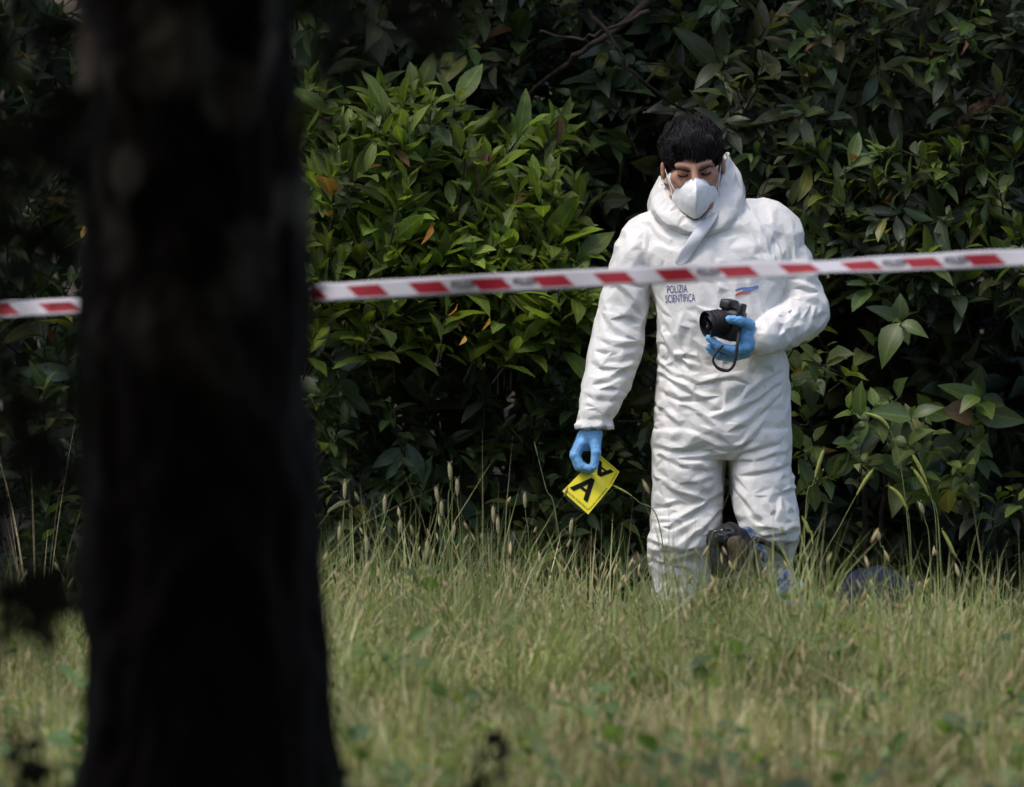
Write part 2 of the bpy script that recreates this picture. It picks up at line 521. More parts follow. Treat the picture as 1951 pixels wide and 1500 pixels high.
# ------------------------------------------------------------------ leaves
def leaf_template(widths, fold, curl, wave=0.0, seg=6):
    """blade along +Y (0..1), width along X, normal +Z; returns V, F, mid"""
    t = np.linspace(0, 1, seg + 1)
    w = np.interp(t, np.linspace(0, 1, len(widths)), widths)
    zc = -curl * t ** 2
    yy = t * (1 - 0.25 * abs(curl) * t)
    V = []; mid = []
    for k in range(seg + 1):
        e = wave * math.sin(k * 2.2)
        V += [(-w[k], yy[k], zc[k] + fold * w[k] + e * w[k]), (0, yy[k], zc[k]), (w[k], yy[k], zc[k] + fold * w[k] - e * w[k])]
        mid += [1, 0, 1]
    Fq = grid_faces(seg + 1, 3)
    return np.array(V), Fq, np.array(mid, float)

LANCE = [0.01, 0.09, 0.155, 0.175, 0.15, 0.09, 0.0]
OVATE = [0.01, 0.17, 0.25, 0.245, 0.19, 0.10, 0.0]
T_lance = [leaf_template(LANCE, f, c, wv) for f, c, wv in ((0.5, 0.10, 0.1), (0.35, 0.25, 0.2), (0.6, -0.05, 0.15), (0.25, 0.4, 0.1))]
T_ovate = [leaf_template(OVATE, f, c, wv) for f, c, wv in ((0.35, 0.15, 0.1), (0.25, 0.35, 0.15), (0.45, 0.05, 0.12), (0.3, 0.5, 0.05))]
T_low = [leaf_template([0.02, 0.2, 0.22, 0.0], 0.3, 0.2, 0, 3)]

def basis(Y, up):
    Y = unit(Y)
    X = unit(np.cross(Y, up))
    Z = np.cross(X, Y)
    return X, Y, Z

def place_leaves(T, pos, Y, up, Ls, Ws):
    X, Y, Z = basis(Y, up)
    t = T[0][None]
    V = pos[:, None] + Ls[:, None, None] * (t[..., 0:1] * Ws[:, None, None] * X[:, None] + t[..., 1:2] * Y[:, None] + t[..., 2:3] * Z[:, None])
    n = len(pos); k = T[0].shape[0]
    Fq = (T[1][None] + (np.arange(n) * k)[:, None, None]).reshape(-1, 4)
    return V.reshape(-1, 3), Fq, np.tile(T[2], n)

def rand_unit(n):
    return unit(rng.normal(size=(n, 3)))

class Leaves:
    """arrays of leaf frames, later split into single leaf objects and one joined mesh"""
    def __init__(s): s.d = []
    def add(s, pos, Y, up, L, W, col): s.d.append((pos, Y, up, L, W, col))
    def cat(s): return [np.concatenate([q[i] for q in s.d]) for i in range(6)]

def shoots(tips, dirs, length, nleaf, L, W, pal, open0=65, open1=22, lv=None, tw=None, droop=0.0, jit=0.18, colvar=0.3, tipcol=None, start=0.35):
    """leafy shoots: each has nleaf leaves set spirally along its upper part; returns stems geometry too"""
    lv = lv or Leaves(); tw = tw or Geo()
    n = len(tips)
    dirs = unit(dirs)
    ref = unit(np.cross(dirs, rand_unit(n)))
    ref2 = np.cross(dirs, ref)
    ln = length * rng.uniform(0.7, 1.3, n)
    base_col = np.asarray(pal)[rng.integers(0, len(pal), n)]
    shade = rng.uniform(1 - colvar, 1 + colvar, n)[:, None]
    size = rng.uniform(0.8, 1.2, n)
    ph = rng.uniform(0, 6.28, n)
    for k in range(nleaf):
        f = k / max(nleaf - 1, 1)
        s = start + (1 - start) * f
        keep = rng.random(n) < 0.94
        a = ph + k * 2.4 + rng.normal(0, 0.25, n)
        pos = tips - dirs * (ln * (1 - s))[:, None]
        pos = pos + np.array([0, 0, -1.0]) * (droop * ln * (1 - s) ** 1 * 0)[:, None]
        op = np.radians(open0 + (open1 - open0) * f + rng.normal(0, 9, n))
        rad = np.cos(a)[:, None] * ref + np.sin(a)[:, None] * ref2
        Y = np.cos(op)[:, None] * dirs + np.sin(op)[:, None] * rad + rng.normal(0, jit, (n, 3))
        Y[:, 2] -= droop
        up = unit(dirs * 0.9 + np.array([0, -0.25, 0.8]) + rng.normal(0, 0.25, (n, 3)))
        LL = L * size * rng.choice([.7, .9, 1.0, 1.15, 1.35], n, p=[.15, .25, .3, .2, .1]) * (1.05 - 0.45 * max(0, f - 0.6) / 0.4) * rng.uniform(0.75, 1.2, n)
        WW = W * rng.uniform(0.85, 1.2, n)
        c = base_col * shade
        if tipcol is not None:
            c = c * (1 - f * 0.8) + np.asarray(tipcol) * f * 0.8 * shade
        c = c * rng.uniform(0.75, 1.25, n)[:, None]
        u_ = rng.random(n)[:, None]
        c = np.where(u_ < .012, np.array([[.13, .075, .03]]), np.where(u_ < .04, np.array([[.15, .15, .035]]), c))
        lv.add(pos[keep], Y[keep], up[keep], LL[keep], WW[keep], c[keep])
    # stems (three-sided)
    for i in range(n):
        p1 = tips[i]; p0 = tips[i] - dirs[i] * ln[i] * .85 + np.array([0, .03, -.02])
        mid = (p0 + p1) / 2 + rng.normal(0, 0.008, 3)
        V, a, b = tube(np.array([p0, mid, p1]), [0.004, 0.003, 0.0015], 3, cap=False)
        tw.add(V, a)
    return lv, tw

single_mesh = {}
def single_leaf_mesh(Tset, key, j, mat):
    k = (key, j)
    if k not in single_mesh:
        T = Tset[j]
        me = np_mesh('leaf', T[0], T[1], True, {'mid': T[2]})
        me.materials.append(mat)
        single_mesh[k] = me
    return single_mesh[k]

FRAME_D = 21.0
def in_frame(P, m=20):
    px = P[:, 0] / P[:, 1] * F + 975.5
    py = 750 - (P[:, 2] - ZC) / P[:, 1] * F
    return (px > -m) & (px < 1951 + m) & (py > -m) & (py < 1500 + m)

def build_shrub(root, lv, tw, Tset, key, mat, nsingle=240, label_leaf=None, stem_mat=None, stuff_name='foliage'):
    pos, Y, up, L, W, col = lv.cat()
    vis = in_frame(pos)
    score = pos[:, 1] + np.where(vis, 0, 100) + rng.normal(0, 0.05, len(pos)) - L * 0.6
    order = np.argsort(score)
    ns = min(nsingle, int(vis.sum()))
    sel = order[:ns]; rest = order[ns:]
    X, Yn, Z = basis(Y, up)
    inv = root.matrix_basis.inverted()
    for i in sel:
        j = int(rng.integers(0, len(Tset)))
        o = bpy.data.objects.new('leaf', single_leaf_mesh(Tset, key, j, mat))
        s = L[i]
        M = Matrix(((X[i, 0] * s * W[i], Yn[i, 0] * s, Z[i, 0] * s, pos[i, 0]), (X[i, 1] * s * W[i], Yn[i, 1] * s, Z[i, 1] * s, pos[i, 1]), (X[i, 2] * s * W[i], Yn[i, 2] * s, Z[i, 2] * s, pos[i, 2]), (0, 0, 0, 1)))
        C.objects.link(o)
        o.parent = root
        o.matrix_basis = inv @ M
        o.color = (*col[i], 1)
    g = Geo()
    if len(rest):
        which = rng.integers(0, len(Tset), len(rest))
        for j in range(len(Tset)):
            r = rest[which == j]
            if len(r) == 0: continue
            V, Fq, mid = place_leaves(Tset[j], pos[r], Y[r], up[r], L[r], W[r])
            g.add(V, Fq, mid=mid, col=np.repeat(col[r], len(Tset[j][0]), 0))
        o = link(stuff_name, g.mesh(stuff_name), mat, root, kind='stuff')
        o.color = (0, 0, 0, 1)
    if tw is not None and tw.n:
        link('twigs', tw.mesh('twigs'), stem_mat or M_bark, root, kind='stuff')

def region(n, x0, x1, y0, y1, d0, d1, bulge=0.15, seed=0):
    px = rng.uniform(x0, x1, n); py = rng.uniform(y0, y1, n)
    depth = rng.random(n) ** 1.5
    P = np.stack([px / 220, py / 220, np.full(n, seed * 3.1)], 1)
    d = d0 + (d1 - d0) * depth + perlin(P, seed) * bulge
    return np.stack([(px - 975.5) * MD / F, d, ZC - (py - 750) * MD / F], 1), px, py

def out_dirs(n, up=0.7, out=0.5, side=0.0, rnd=0.45):
    return unit(np.array([side, -out, up]) + rng.normal(0, rnd, (n, 3)))

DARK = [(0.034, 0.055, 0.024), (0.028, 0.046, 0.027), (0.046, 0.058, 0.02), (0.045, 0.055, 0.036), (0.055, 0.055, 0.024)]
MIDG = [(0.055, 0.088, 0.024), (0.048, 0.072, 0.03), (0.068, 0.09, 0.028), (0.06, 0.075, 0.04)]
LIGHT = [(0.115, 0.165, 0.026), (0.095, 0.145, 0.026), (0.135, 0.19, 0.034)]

def limb(g, pts, r0, r1, n=7, k=14):
    p = catmull(np.array(pts), k)
    p = p + rng.normal(0, 0.004, p.shape)
    add_tube(g, p, np.linspace(r0, r1, k), n)

def shrub_stem(root, pts_list):
    for pts, r0, r1 in pts_list:
        g = Geo(); limb(g, pts, r0, r1)
        link('branch', g.mesh('branch'), M_bark, root)

# light green laurel bush, centre left
HG = 'evergreen shrubs making up the hedge'
r = empty('laurel_bush', (at(860, 600)[0], 21.0, 0), 'bright yellow-green laurel bush with upright leafy shoots, left of the person in white', 'bush', HG)
tips, px, py = region(250, 560, 1120, 130, 620, 20.5, 21.2, 0.22, 1)
keep = ~((px > 900) & (py < 200)); tips = tips[keep]
lv, tw = shoots(tips, out_dirs(len(tips), 0.9, 0.45, 0.1, 0.35), 0.19, 9, 0.115, 0.95, MIDG + LIGHT[:2], 66, 18, tipcol=(0.175, 0.235, 0.04))
tips, px, py = region(80, 700, 1120, 380, 640, 20.5, 20.8, 0.15, 2)
shoots(tips, out_dirs(len(tips), 0.7, 0.5, 0.4, 0.35), 0.2, 9, 0.118, 0.95, LIGHT, 62, 18, lv, tw, tipcol=LIGHT[2])
build_shrub(r, lv, tw, T_lance, 'lance', M_lightleaf, 300)
c0 = at(860, 600)
shrub_stem(r, [([(c0[0], 21.2, 0.0), (c0[0] - 0.1, 21.1, 0.7), (c0[0] - 0.25, 21.0, 1.5), (c0[0] - 0.3, 20.95, 1.9)], 0.02, 0.006),
               ([(c0[0] + 0.05, 21.2, 0.0), (c0[0] + 0.2, 21.0, 0.8), (c0[0] + 0.3, 20.8, 1.5)], 0.018, 0.005)])

# dark under-storey, lower left
r = empty('dark_shrub', (at(850, 900)[0], 21.3, 0), 'dark low shrub in deep shade below the bright laurel bush', 'bush', HG)
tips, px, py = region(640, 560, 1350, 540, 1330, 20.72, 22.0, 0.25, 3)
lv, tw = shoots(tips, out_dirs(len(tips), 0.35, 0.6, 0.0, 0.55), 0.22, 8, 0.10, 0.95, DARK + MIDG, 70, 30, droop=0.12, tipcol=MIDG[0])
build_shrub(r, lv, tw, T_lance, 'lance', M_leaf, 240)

# dark big-leaved shrub across the top
r = empty('broad_leaf_shrub', (at(1150, 200)[0], 21.8, 0), 'dark broad-leaved shrub with grey-green leaves above and behind the head', 'bush', HG)
tips, px, py = region(690, 560, 1480, -160, 480, 20.95, 22.2, 0.25, 4)
lv, tw = shoots(tips, out_dirs(len(tips), 0.3, 0.6, -0.1, 0.55), 0.24, 9, 0.108, 0.92, DARK + MIDG[:2], 72, 30, droop=0.15)
build_shrub(r, lv, tw, T_ovate, 'ovate', M_leaf, 280)

# right-hand upper shrub
r = empty('overhanging_shrub', (at(1700, 250)[0], 21.8, 0), 'dense overhanging shrub of long dark leaves in the upper right corner', 'bush', HG)
tips, px, py = region(720, 1380, 2150, -160, 540, 20.55, 22.1, 0.25, 5)
lv, tw = shoots(tips, out_dirs(len(tips), 0.25, 0.65, -0.15, 0.5), 0.24, 9, 0.102, 0.92, DARK + MIDG, 68, 28, droop=0.12)
tips, px, py = region(60, 1560, 1980, 260, 520, 20.5, 20.8, 0.1, 6)
shoots(tips, out_dirs(len(tips), 0.5, 0.5, -0.2, 0.4), 0.2, 8, 0.095, 0.95, MIDG, 65, 25, lv, tw, tipcol=LIGHT[0])
build_shrub(r, lv, tw, T_lance, 'lance', M_leaf, 300)

# right-hand lower shrub, sparse fresh leaves on black
r = empty('young_shrub', (at(1640, 760)[0], 21.1, 0), 'sparse young shrub with fresh green leaf clusters, right of the legs of the person', 'bush', HG)
tips, px, py = region(34, 1490, 1790, 600, 940, 20.3, 20.7, 0.1, 7)
lv, tw = shoots(tips, out_dirs(len(tips), 0.35, 0.6, 0.1, 0.5), 0.13, 6, 0.082, 1.0, MIDG, 80, 40, tipcol=LIGHT[0])
tips, px, py = region(16, 1760, 1960, 740, 960, 20.6, 20.95, 0.1, 8)
shoots(tips, out_dirs(len(tips), 0.2, 0.6, -0.1, 0.5), 0.16, 6, 0.10, 0.95, MIDG, 75, 35, lv, tw, droop=0.2, tipcol=LIGHT[0])
build_shrub(r, lv, tw, T_ovate, 'ovate', M_leaf, 300)
shrub_stem(r, [([at(1640, 1360, 21.1), at(1650, 1000, 21.05), at(1620, 760, 20.95), at(1560, 640, 20.8)], 0.012, 0.004),
               ([at(1660, 1360, 21.1), at(1680, 950, 21.0), at(1720, 740, 20.8)], 0.01, 0.004)])

r = empty('shaded_shrub', (at(1700, 900)[0], 22.0, 0), 'nearly black shaded shrub at the foot of the hedge on the right', 'bush', HG)
tips, px, py = region(480, 1380, 2150, 520, 1330, 21.5, 22.8, 0.3, 9)
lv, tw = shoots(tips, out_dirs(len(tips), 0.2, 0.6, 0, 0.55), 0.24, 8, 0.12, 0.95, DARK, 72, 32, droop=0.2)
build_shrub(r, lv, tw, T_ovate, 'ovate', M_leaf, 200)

# left of the tree trunk
r = empty('left_shrub', (at(40, 500)[0], 21.2, 0), 'dark shrub seen past the left side of the thick tree trunk', 'bush', HG)
r.name = 'hedge_shrub'
tips, px, py = region(560, -250, 620, -160, 1300, 20.8, 22.2, 0.25, 10)
lv, tw = shoots(tips, out_dirs(len(tips), 0.5, 0.55, 0.1, 0.5), 0.24, 8, 0.11, 0.95, DARK + MIDG, 70, 28, droop=0.08, tipcol=MIDG[0])
build_shrub(r, lv, tw, T_lance, 'lance', M_leaf, 120)

# wood behind as one far mass, plus an added shading overhang above
lv = Leaves()
n = 18000
pos = np.stack([rng.uniform(-5, 5.5, n), rng.uniform(22.2, 24.6, n), rng.uniform(0.0, 5.2, n)], 1)
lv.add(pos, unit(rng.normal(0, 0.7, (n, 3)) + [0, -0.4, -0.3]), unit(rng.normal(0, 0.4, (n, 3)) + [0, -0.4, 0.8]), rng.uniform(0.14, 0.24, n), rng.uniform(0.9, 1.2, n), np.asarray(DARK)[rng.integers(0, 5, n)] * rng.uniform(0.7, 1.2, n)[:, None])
n = 5200  # hedge overhang above the view, added to cast shade on the hedge
zz = rng.uniform(2.3, 5.0, n)
pos = np.stack([rng.uniform(-4.5, 5, n), 21.5 + rng.uniform(-1.0, 1.0, n) - (zz - 2.3) * 0.35, zz], 1)
lv.add(pos, unit(rng.normal(0, 0.6, (n, 3)) + [0, -0.5, -0.3]), unit(rng.normal(0, 0.4, (n, 3)) + [0, -0.3, 0.9]), rng.uniform(0.12, 0.2, n), rng.uniform(0.9, 1.2, n), np.asarray(DARK)[rng.integers(0, 5, n)] * rng.uniform(0.7, 1.3, n)[:, None])
pos, Y, up, L_, W_, col = lv.cat()
V, Fq, mid = place_leaves(T_low[0], pos, Y, up, L_, W_)
o = link('woodland', np_mesh('woodland', V, Fq, True, {'mid': mid, 'col': np.repeat(col, len(T_low[0][0]), 0)}), M_leaf, label='dark mass of woodland leaves deep behind the hedge, plus an unseen overhang added to shade it', kind='stuff')
o.color = (0, 0, 0, 1)

# bare branches crossing the upper middle
BR = 'bare dark branches in the hedge'
g = Geo()
limb(g, [at(1300, -60, 20.72), at(1180, 50, 20.68), at(1120, 95, 20.7), at(1060, 130, 20.8), at(960, 230, 21.1)], 0.012, 0.005)
link('bare_branch', g.mesh('bare_branch'), M_bark, label='dark bare branch slanting down leftwards at the top edge above the laurel', cat='branch', group=BR)
g = Geo()
limb(g, [at(1240, 20, 20.55), at(1160, 55, 20.55), at(1100, 75, 20.6), at(1030, 60, 20.7)], 0.007, 0.003)
limb(g, [at(1120, 20, 20.55), at(1175, 90, 20.55), at(1215, 150, 20.6), at(1330, 230, 20.8)], 0.007, 0.004)
link('bare_branch', g.mesh('bare_branch'), M_bark, label='forked thin dark twig crossing above the hair of the person', cat='branch', group=BR)
M_snap = simple_mat('broken_wood', (0.11, 0.065, 0.036), 0.9, 0.2, 0.3, 45, 0.9, 120, col2=(0.02, 0.014, 0.010))
g = Geo()
p = catmull(np.array([at(2120, 95, 20.8), at(1990, 140, 20.7), at(1925, 190, 20.64), at(1870, 205, 20.6), at(1822, 250, 20.62)]), 60)
rr = np.interp(np.linspace(0, 1, 60), [0, .6, .9, 1], [.030, .025, .017, .003])
V_, A_, B_ = tube(p, rr, 14)
V_ = V_ + rng.normal(0, .0022, V_.shape) + unit(V_ - np.repeat(np.r_[p, p[:1]], 14, 0)[:len(V_)])* 0
N_ = unit(V_[:840] - np.repeat(p, 14, 0)); V_[:840] += N_ * (crumple(V_[:840], .018, 24, 95, (1, 1, 1)))[:, None]
g.add(V_, A_); g.F3.append(B_)
link('broken_branch', g.mesh('broken_branch'), M_snap, label='rough orange-brown broken branch at the right edge of the hedge', cat='branch')

# a few withered leaves caught in the laurel
WL = ['withered orange leaf above the tape among the bright laurel leaves', 'orange leaf just below the tape, the higher of two', 'orange leaf below the tape, the lower of two', 'small brownish leaf lowest below the tape', 'yellow-orange leaf just left of the tree trunk', 'reddish brown leaf in the upper right corner']
WG = [(822, 455, 60, (0.25, 0.10, 0.02)), (872, 598, 40, (0.34, 0.15, 0.02)), (934, 622, 40, (0.34, 0.16, 0.02)), (886, 655, 30, (0.3, 0.16, 0.02)), (160, 450, 40, (0.36, 0.2, 0.02)), (1840, 100, 45, (0.14, 0.06, 0.035))]
for i, (x, y, s, c) in enumerate(WG):
    o = link('withered_leaf', single_leaf_mesh(T_ovate, 'ovate', i % 4, M_leaf), label=WL[i], cat='leaf', group='withered leaves in the hedge')
    o.location = tuple(at(x, y - s / 2, 20.42)); o.scale = (s / 800, s / 800, s / 800)
    o.rotation_euler = (math.radians(250 + 15 * math.sin(i * 3)), math.radians(20 * math.sin(i)), math.radians(-60 + 35 * math.sin(i * 5)))
    o.color = (*c, 1)

# ------------------------------------------------------------------ grass
def blades(n, xr, yr, hfun, wid=0.0035, cols=None, lean=0.35, dens=None, straw=0.3):
    x = rng.uniform(*xr, n); y = rng.uniform(*yr, n)
    if dens is not None:
        k = rng.random(n) < dens(x, y); x = x[k]; y = y[k]; n = len(x)
    z = ground_z(x, y) - 0.01
    h = hfun(x, y) * rng.uniform(0.45, 1.15, n)
    az = rng.uniform(0, 6.28, n)
    ln = np.abs(rng.normal(0, lean, n))
    d = np.stack([np.cos(az), np.sin(az), np.zeros(n)], 1)
    side = np.stack([-np.sin(az), np.cos(az), np.zeros(n)], 1)
    rot = rng.uniform(-1.4, 1.4, n)
    side = side * np.cos(rot)[:, None] + d * np.sin(rot)[:, None]
    st = [0, 0.4, 0.75, 1.0]; wt = [1, 0.85, 0.5, 0.0]
    V = np.zeros((n, 7, 3)); w = wid * rng.uniform(0.6, 1.5, n)
    b = np.stack([x, y, z], 1)
    for k in range(4):
        s = st[k]
        c = b + d * (h * ln * s ** 2)[:, None] + np.array([0, 0, 1.0]) * (h * (s - 0.28 * ln * s ** 2.5))[:, None]
        if k < 3:
            V[:, 2 * k] = c - side * (w * wt[k])[:, None]; V[:, 2 * k + 1] = c + side * (w * wt[k])[:, None]
        else: V[:, 6] = c
    base = (np.arange(n) * 7)[:, None]
    Q = np.concatenate([base + [0, 1, 3, 2], base + [2, 3, 5, 4]]); T = base + [4, 5, 6]
    P = np.stack([x * 0.9, y * 0.9, np.zeros(n)], 1)
    sn = perlin(P, 21) * 0.5
    hole = np.exp(-(((x - .62) / .55) ** 2 + ((y - 14.2) / 1.1) ** 2))
    isst = rng.random(n) < np.clip(straw + sn + .55 * hole, 0.05, 0.95)
    green = np.asarray(cols or [(0.23, 0.265, 0.085), (0.275, 0.295, 0.115), (0.15, 0.205, 0.065), (0.31, 0.315, 0.16)])
    strw = np.asarray([(0.46, 0.40, 0.24), (0.40, 0.35, 0.21), (0.52, 0.45, 0.29), (0.34, 0.29, 0.17)])
    col = np.where(isst[:, None], strw[rng.integers(0, 4, n)], green[rng.integers(0, len(green), n)]) * rng.uniform(0.75, 1.25, n)[:, None]
    col = col * (1.06 + .75 * perlin(np.stack([x * 3.1, y * 1.6, np.zeros(n)], 1), 23) + .35 * perlin(np.stack([x * 9, y * 4, np.zeros(n)], 1), 24))[:, None]
    col = np.where((rng.random(n) < .55 * hole)[:, None], np.array([[.20, .135, .085]]), col)
    return V.reshape(-1, 3), Q, T, np.repeat(col, 7, 0), (V[:, 6], d, h)

def hg(x, y):
    h = np.interp(y, [9, 12.5, 14, 15.5, 17, 18.2, 19.0, 19.6, 21], [0.08, 0.08, 0.10, 0.17, 0.27, 0.36, 0.39, 0.35, 0.30])
    left = np.interp(x, [-1.6, -1.1, -0.5, -0.1, 0.2, 0.45], [0.72, 0.78, 1.18, 1.15, 1.05, 0.98])
    f = np.clip((y - 16.5) / 2, 0, 1)
    P = np.stack([x * 2.0, y * 2.0, np.zeros_like(x)], 1)
    return h * (1 + (left - 1) * f) * np.clip(1 + 1.0 * perlin(P, 9) + 0.8 * perlin(P * 2.7, 10), .35, 1.7)

def bare(x, y):                    # thin sward towards the front, with bare earth patches
    P = np.stack([x * 1.3, y * 0.7, np.zeros_like(x)], 1)
    n = perlin(P, 12)
    t = np.interp(y, [12, 14.3, 15.3, 16.5], [0.5, 0.6, 0.9, 1.0])
    hole = np.exp(-(((x - .62) / .45) ** 2 + ((y - 14.0) / .9) ** 2)) + .8 * np.exp(-(((x + .05) / .25) ** 2 + ((y - 13.8) / .6) ** 2))
    return np.clip(t + n * 0.9 * (y < 15.8) - .55 * hole, 0.08, 1)

g = Geo()
V, Q, T, col, tip1 = blades(150000, (-2.6, 2.9), (11.0, 20.6), hg, 0.0032, lean=0.5, dens=bare)
n0 = g.n; g.add(V, Q, col=col, mid=np.ones(len(V))); g.F3.append(T + n0)
V, Q, T, col, tip2 = blades(26000, (-2.4, 2.6), (17.0, 20.3), lambda x, y: hg(x, y) * 1.15, 0.0022, lean=0.6, straw=0.15)
n0 = g.n; g.add(V, Q, col=col, mid=np.ones(len(V))); g.F3.append(T + n0)
V, Q, T, col, tip3 = blades(3600, (-2.4, 2.6), (18.6, 20.4), lambda x, y: 0.44 + 0.2 * np.sin(x * 3.1) * np.sin(x * 1.3 + 1), 0.0026, lean=1.0, straw=0.2, dens=lambda x, y: np.where((x > .30) & (x < 1.3) & (y < 19.9), .06, .22) * np.where(y < 19.3, .4, 1))
n0 = g.n; g.add(V, Q, col=col, mid=np.ones(len(V))); g.F3.append(T + n0)
o = link('grass', g.mesh('grass'), M_blade, label='long meadow grass, green and straw coloured, across the foreground', kind='stuff')
o.color = (0, 0, 0, 1)

# ripe seed heads over the sward: small spindles
def seedheads(P, D, L, R, col):
    n = len(P)
    up = unit(np.array([0, 0, 1.0]) + D * 0.5)
    X = unit(np.cross(up, rand_unit(n))); Z = np.cross(X, up)
    rows = [(0, 0.15), (0.3, 1.0), (0.65, 0.8), (1.0, 0.05)]
    V = []
    for s, r in rows:
        for k in range(4):
            a = k * math.pi / 2
            V.append(P + up * (L * s)[:, None] + (X * math.cos(a) + Z * math.sin(a)) * (R * r)[:, None])
    V = np.stack(V, 1)
    Fq = grid_faces(4, 4, close_v=True)
    Fq = (Fq[None] + (np.arange(n) * 16)[:, None, None]).reshape(-1, 4)
    return V.reshape(-1, 3), Fq, np.repeat(col, 16, 0)

tp, td, th = tip1
sel = (tp[:, 1] > 14.6) & (rng.random(len(tp)) < np.interp(tp[:, 1], [14.6, 16, 18, 19.5, 20.6], [0.02, 0.06, 0.13, 0.16, 0.03])) & (th > np.median(th) * 0.7)
P = tp[sel]; n = len(P)
cc = np.asarray([(0.46, 0.36, 0.19), (0.40, 0.34, 0.18), (0.5, 0.39, 0.23), (0.34, 0.31, 0.15)])[rng.integers(0, 4, n)]
V, Fq, col = seedheads(P - [0, 0, 0.01], td[sel], rng.uniform(0.02, 0.045, n), rng.uniform(0.003, 0.0055, n), cc)
o = link('seed_heads', np_mesh('seed_heads', V, Fq, True, {'col': col, 'mid': np.ones(len(V))}), M_blade, label='straw coloured seed heads topping the meadow grass', kind='stuff')
o.color = (0, 0, 0, 1)

# broad-leaved weeds among the grass
n = 300
cxw = rng.uniform(-2, 2.2, n); cyw = rng.uniform(12.8, 18.6, n)
czw = ground_z(cxw, cyw) + hg(cxw, cyw) * rng.uniform(.35, .8, n)
lv = Leaves()
for k in range(9):
    m_ = rng.random(n) < .8
    az = rng.uniform(0, 6.28, n)
    Yw = np.stack([np.cos(az), np.sin(az), rng.uniform(.1, 1.0, n)], 1)
    pw = np.stack([cxw, cyw, czw], 1) + rng.normal(0, .03, (n, 3))
    cw = np.asarray([(0.075, 0.13, 0.035), (0.10, 0.16, 0.05), (0.06, 0.10, 0.035), (0.13, 0.17, 0.05)])[rng.integers(0, 4, n)] * rng.uniform(.7, 1.3, n)[:, None]
    lv.add(pw[m_], Yw[m_], unit(rng.normal(0, .3, (n, 3)) + [0, -.2, 1])[m_], rng.uniform(.035, .085, n)[m_], rng.uniform(.8, 1.3, n)[m_], cw[m_])
pos, Y, up, L_, W_, col = lv.cat()
V, Fq, mid = place_leaves(T_ovate[0], pos, Y, up, L_, W_)
o = link('weeds', np_mesh('weeds', V, Fq, True, {'mid': mid, 'col': np.repeat(col, len(T_ovate[0][0]), 0)}), M_lightleaf, label='broad green weed leaves scattered through the meadow grass', kind='stuff'); o.color = (0, 0, 0, 1)

# single tall stalks in front of the dark hedge
M_stalk = simple_mat('green_stalk', (0.12, 0.15, 0.05), 0.6, 0.3, 0.2, 60)
M_head = simple_mat('bristly_head', (0.27, 0.29, 0.07), 0.7, 0.2, 0.2, 300, 0.5, 700)
M_headtan = simple_mat('tan_head', (0.33, 0.29, 0.16), 0.8, 0.2, 0.2, 300, 0.5, 700)
def stalk(x0, y0, pts, d, hl, hr, mat, label, group):
    """pts: photo points from low to the tip; the last part carries the head"""
    base = at(x0, y0, d); base[2] = float(ground_z(base[0], base[1]))
    root = empty('grass_stalk', base, label, 'grass stalk', group)
    path = catmull(np.array([base] + [at(a, b, d) for a, b in pts]), 40)
    L = np.cumsum(np.r_[0, np.linalg.norm(np.diff(path, axis=0), axis=1)])
    k = int(np.searchsorted(L, L[-1] - hl))
    gg = Geo(); add_tube(gg, path[:k + 1], np.linspace(0.0022, 0.0012, k + 1), 5)
    link('stem', gg.mesh('stem'), M_stalk, root)
    hp = path[k:]
    hp = catmull(hp, 16)
    t = np.linspace(0, 1, 16)
    gg = Geo(); add_tube(gg, hp, hr * (0.25 + np.sin(np.clip(t * 1.05, 0, 1) * math.pi) ** 0.6 * 0.8), 7)
    Tn = unit(np.gradient(hp, axis=0))
    nb = 70
    ii = rng.integers(0, 16, nb); rd = rand_unit(nb)
    rd = unit(rd - Tn[ii] * (rd * Tn[ii]).sum(1, keepdims=True))
    for q in range(nb):
        p0 = hp[ii[q]]; p1 = p0 + rd[q] * hr * 1.9 + Tn[ii[q]] * hr * 1.6
        sd = np.cross(rd[q], Tn[ii[q]]) * 0.0005
        gg.add(np.array([p0 - sd, p0 + sd, p1]), np.array([[0, 1, 2]]))
    link('seed_head', gg.mesh('seed_head'), mat, root)
G1 = 'bristly grass stalks right of the person'
for lab, x0, pts in (('tallest green stalk, its bristly head arching to the left above the others', 1740, [(1735, 1080), (1718, 900), (1700, 830), (1680, 800), (1648, 787)]),
                ('green stalk with upright bristly head beside the knee of the person', 1525, [(1535, 980), (1550, 920), (1570, 855)]),
                ('green stalk with bristly head leaning right, below the fresh leaf clusters', 1470, [(1555, 1100), (1602, 1000), (1640, 930), (1664, 894)]),
                ('green stalk with the upper of two parallel bristly heads', 1790, [(1785, 1040), (1775, 950), (1757, 900), (1738, 865)]),
                ('green stalk with the lower of two parallel bristly heads', 1800, [(1790, 1020), (1768, 940), (1740, 893)]),
                ('green stalk with short drooping bristly head left of the parallel pair', 1745, [(1735, 1030), (1720, 955), (1693, 926)]),
                ('low green stalk with bristly head right of the black bag', 1560, [(1550, 1060), (1540, 1010), (1528, 985)]),
                ('green stalk with bristly head leaning left out of the big grass tuft', 1860, [(1840, 1120), (1815, 1050), (1795, 1010)])):
    stalk(x0, 1360, pts, 19.75, 0.09, 0.0055, M_head, lab, G1)
stalk(1780, 1360, [(1772, 1060), (1762, 990), (1752, 958)], 19.7, 0.035, 0.006, M_headtan, 'pale tufted grass stalk rising right of the navy bundle', 'tufted stalks')
stalk(1690, 1360, [(1686, 1080), (1678, 1040), (1671, 1012)], 19.65, 0.03, 0.007, M_headtan, 'short tan-headed stalk directly above the navy bundle', 'tufted stalks')
G2 = 'pale headed stalks left of the person'
